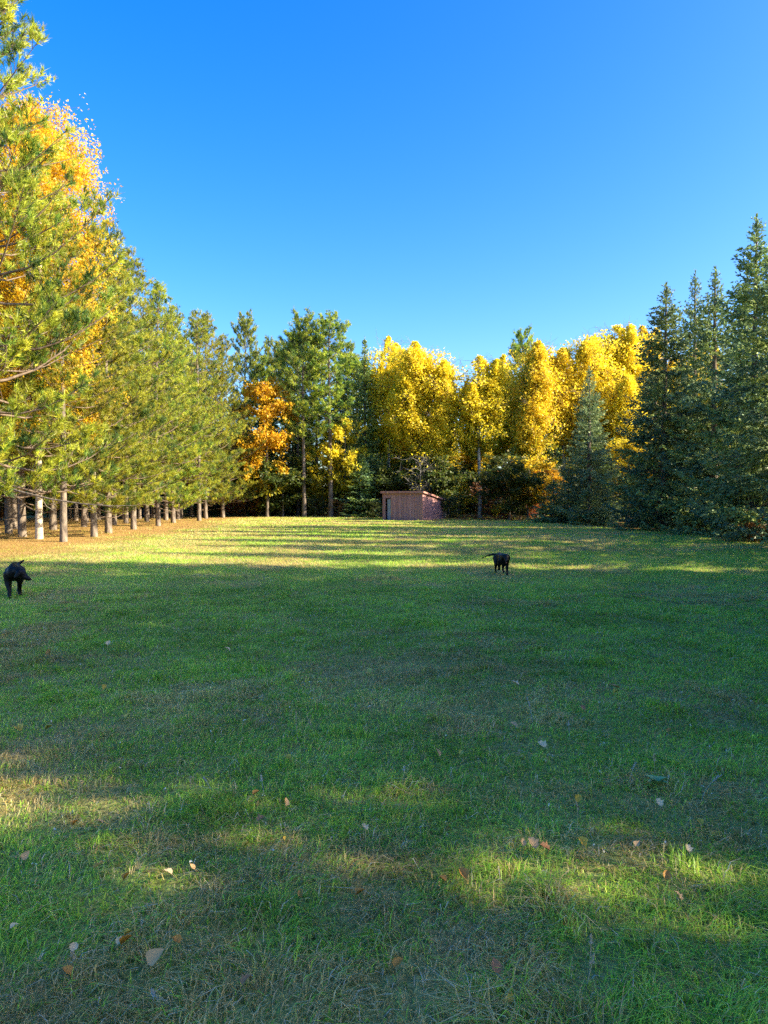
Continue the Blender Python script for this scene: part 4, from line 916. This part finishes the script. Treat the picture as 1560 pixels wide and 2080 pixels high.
def sample_wedge(y0, y1, dens_k, rng, half=0.66, marg=0.8):
    """points with density dens_k / y per square metre over the view wedge plus a margin"""
    n = int(dens_k * 2 * (half + marg / ((y0 + y1) / 2)) * (y1 - y0))
    y = rng.uniform(y0, y1, n); x = rng.uniform(-1, 1, n) * (half * y + marg)
    return x, y

def build_grass():
    rng = rs(99); mb = MB()
    # near blades: bent, three-point
    x, y = sample_wedge(1.5, 13, 26000, rng)
    tuft = vnoise(x, y, 7.0, 2.0) * 0.6 + vnoise(x, y, 2.2, 8.0) * 0.4
    keep = rng.random(len(x)) < 0.35 + 0.75 * tuft; x = x[keep]; y = y[keep]; tuft = tuft[keep]
    lm = litter_mask(x, y)[0]; keep = rng.random(len(x)) > lm * 0.75; x = x[keep]; y = y[keep]; tuft = tuft[keep]
    n = len(x); c, isd, pd = grass_colour(x, y, rng)
    cl = sstep(0.62, 0.80, vnoise(x, y, 3.3, 21.0)); h = (0.024 + 0.044 * tuft ** 1.2) * (1 + 0.75 * cl) * rng.uniform(0.55, 1.35, n) * (1 + 0.5 * (rng.random(n) < 0.04))
    lean = np.where(isd, rng.uniform(0.9, 2.3, n), rng.uniform(0.5, 1.9, n)); az = rng.uniform(0, 6.283, n)
    # neighbouring blades share a sweep
    az = np.where(rng.random(n) < 0.6, vnoise(x, y, 3.0, 5.0) * 12.0 + rng.normal(0, 0.8, n), az)
    w = rng.uniform(0.0022, 0.0048, n) * (1 + y * 0.10)
    B = np.stack([x, y, ground_h(x, y) - 0.004], 1); hd = np.stack([np.cos(az), np.sin(az), 0 * az], 1); s = np.stack([-np.sin(az + 0.6), np.cos(az + 0.6), 0 * az], 1)
    zz = np.array([0, 0, 1.0])
    m1 = B + hd * (h * lean * 0.28)[:, None] + zz * (h * 0.60)[:, None]
    tip = B + hd * (h * lean)[:, None] + zz * (h * (1.02 - 0.28 * lean ** 1.2).clip(0.18))[:, None]
    wv = s * w[:, None] * 0.5
    v = np.stack([B - wv, B + wv, m1 + wv * 0.8, m1 - wv * 0.8, tip], 1)
    i = np.arange(n)[:, None] * 5
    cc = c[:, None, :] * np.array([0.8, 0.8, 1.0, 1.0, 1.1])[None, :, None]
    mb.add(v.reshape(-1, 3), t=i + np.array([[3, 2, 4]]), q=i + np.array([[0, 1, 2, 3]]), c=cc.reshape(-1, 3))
    # mid and far blades
    for (y0, y1, kk, wf, hf) in ((13, 30, 13500, 1.0, 1.0), (30, 74, 5600, 1.8, 1.1)):
        x, y = sample_wedge(y0, y1, kk, rng, 0.60, 0.5)
        keep = (x > -24) & (x < 17.5); x = x[keep]; y = y[keep]
        lm, la, lb = litter_mask(x, y); keep = rng.random(len(x)) > np.maximum(la * 0.80, lb * 0.93); x = x[keep]; y = y[keep]; la = la[keep]
        n = len(x); c, isd, pd = grass_colour(x, y, rng)
        edge_ = sstep(2.2, 0.2, np.abs(y - lawn_back(x) - 0.3))
        tuft = vnoise(x, y, 2.0, 2.0)
        c = c * (1 - 0.6 * la[:, None]) + la[:, None] * 0.6 * np.array([[0.34, 0.20, 0.07]])
        h = (0.035 + 0.05 * tuft) * rng.uniform(0.6, 1.3, n) * hf * (1 + 2.2 * edge_ * rng.random(n) ** 2) * (1 + 1.2 * (rng.random(n) < 0.01))
        w = (0.006 + 0.00038 * y) * wf * rng.uniform(0.6, 1.3, n); az = rng.uniform(0, 6.283, n); lean = rng.uniform(0.5, 2.0, n)
        B = np.stack([x, y, ground_h(x, y) - 0.01], 1); hd = np.stack([np.cos(az), np.sin(az), 0 * az], 1); a2 = rng.uniform(0, 6.283, n); s = np.stack([np.cos(a2), np.sin(a2), 0 * a2], 1)
        wv = s * w[:, None] * 0.5; tip = B + hd * (h * lean)[:, None] + zz * h[:, None]
        v = np.stack([B - wv, B + wv, tip], 1)
        mb.add(v.reshape(-1, 3), t=np.arange(n * 3).reshape(-1, 3), c=np.repeat(c, 3, 0))
    o = link('grass', mb.mesh('grass', M['grass'])); tag(o, 'short patchy green and straw-coloured lawn grass', 'grass', None, 'stuff')
build_grass()
def build_flowers():
    rng = rs(123); mb = MB(); n = 420
    px = np.concatenate([rng.normal(760, 200, n // 2), rng.uniform(0, 1560, n - n // 2)]); py = np.concatenate([rng.uniform(1215, 1330, n // 2), 1150 + rng.random(n - n // 2) ** 1.6 * 650])
    d = CAM_H * 1442 / (py - 1015); x = (px - 780) * d / 1442
    P = np.stack([x, d, ground_h(x, d) + rng.uniform(0.05, 0.10, n)], 1); S = rng.uniform(0.007, 0.013, n)
    for k in range(2):
        leaves(mb, P + rng.normal(0, 0.003, (n, 3)), S, np.tile(np.array([[0.78, 0.80, 0.74]]), (n, 1)) * rng.uniform(0.7, 1.1, (n, 1)), rng)
    for i in range(n):
        tube(mb, np.stack([P[i] - np.array([0, 0, P[i][2] - gh(x[i], d[i])]), P[i]]), np.array([0.0012, 0.0010]), 3, c=np.array([0.35, 0.38, 0.25]))
    o = link('lawn_flowers', mb.mesh('lawn_flowers', M['grass'])); tag(o, 'tiny white lawn flowers and seed tufts scattered in the grass', 'flowers', None, 'stuff')
build_flowers()
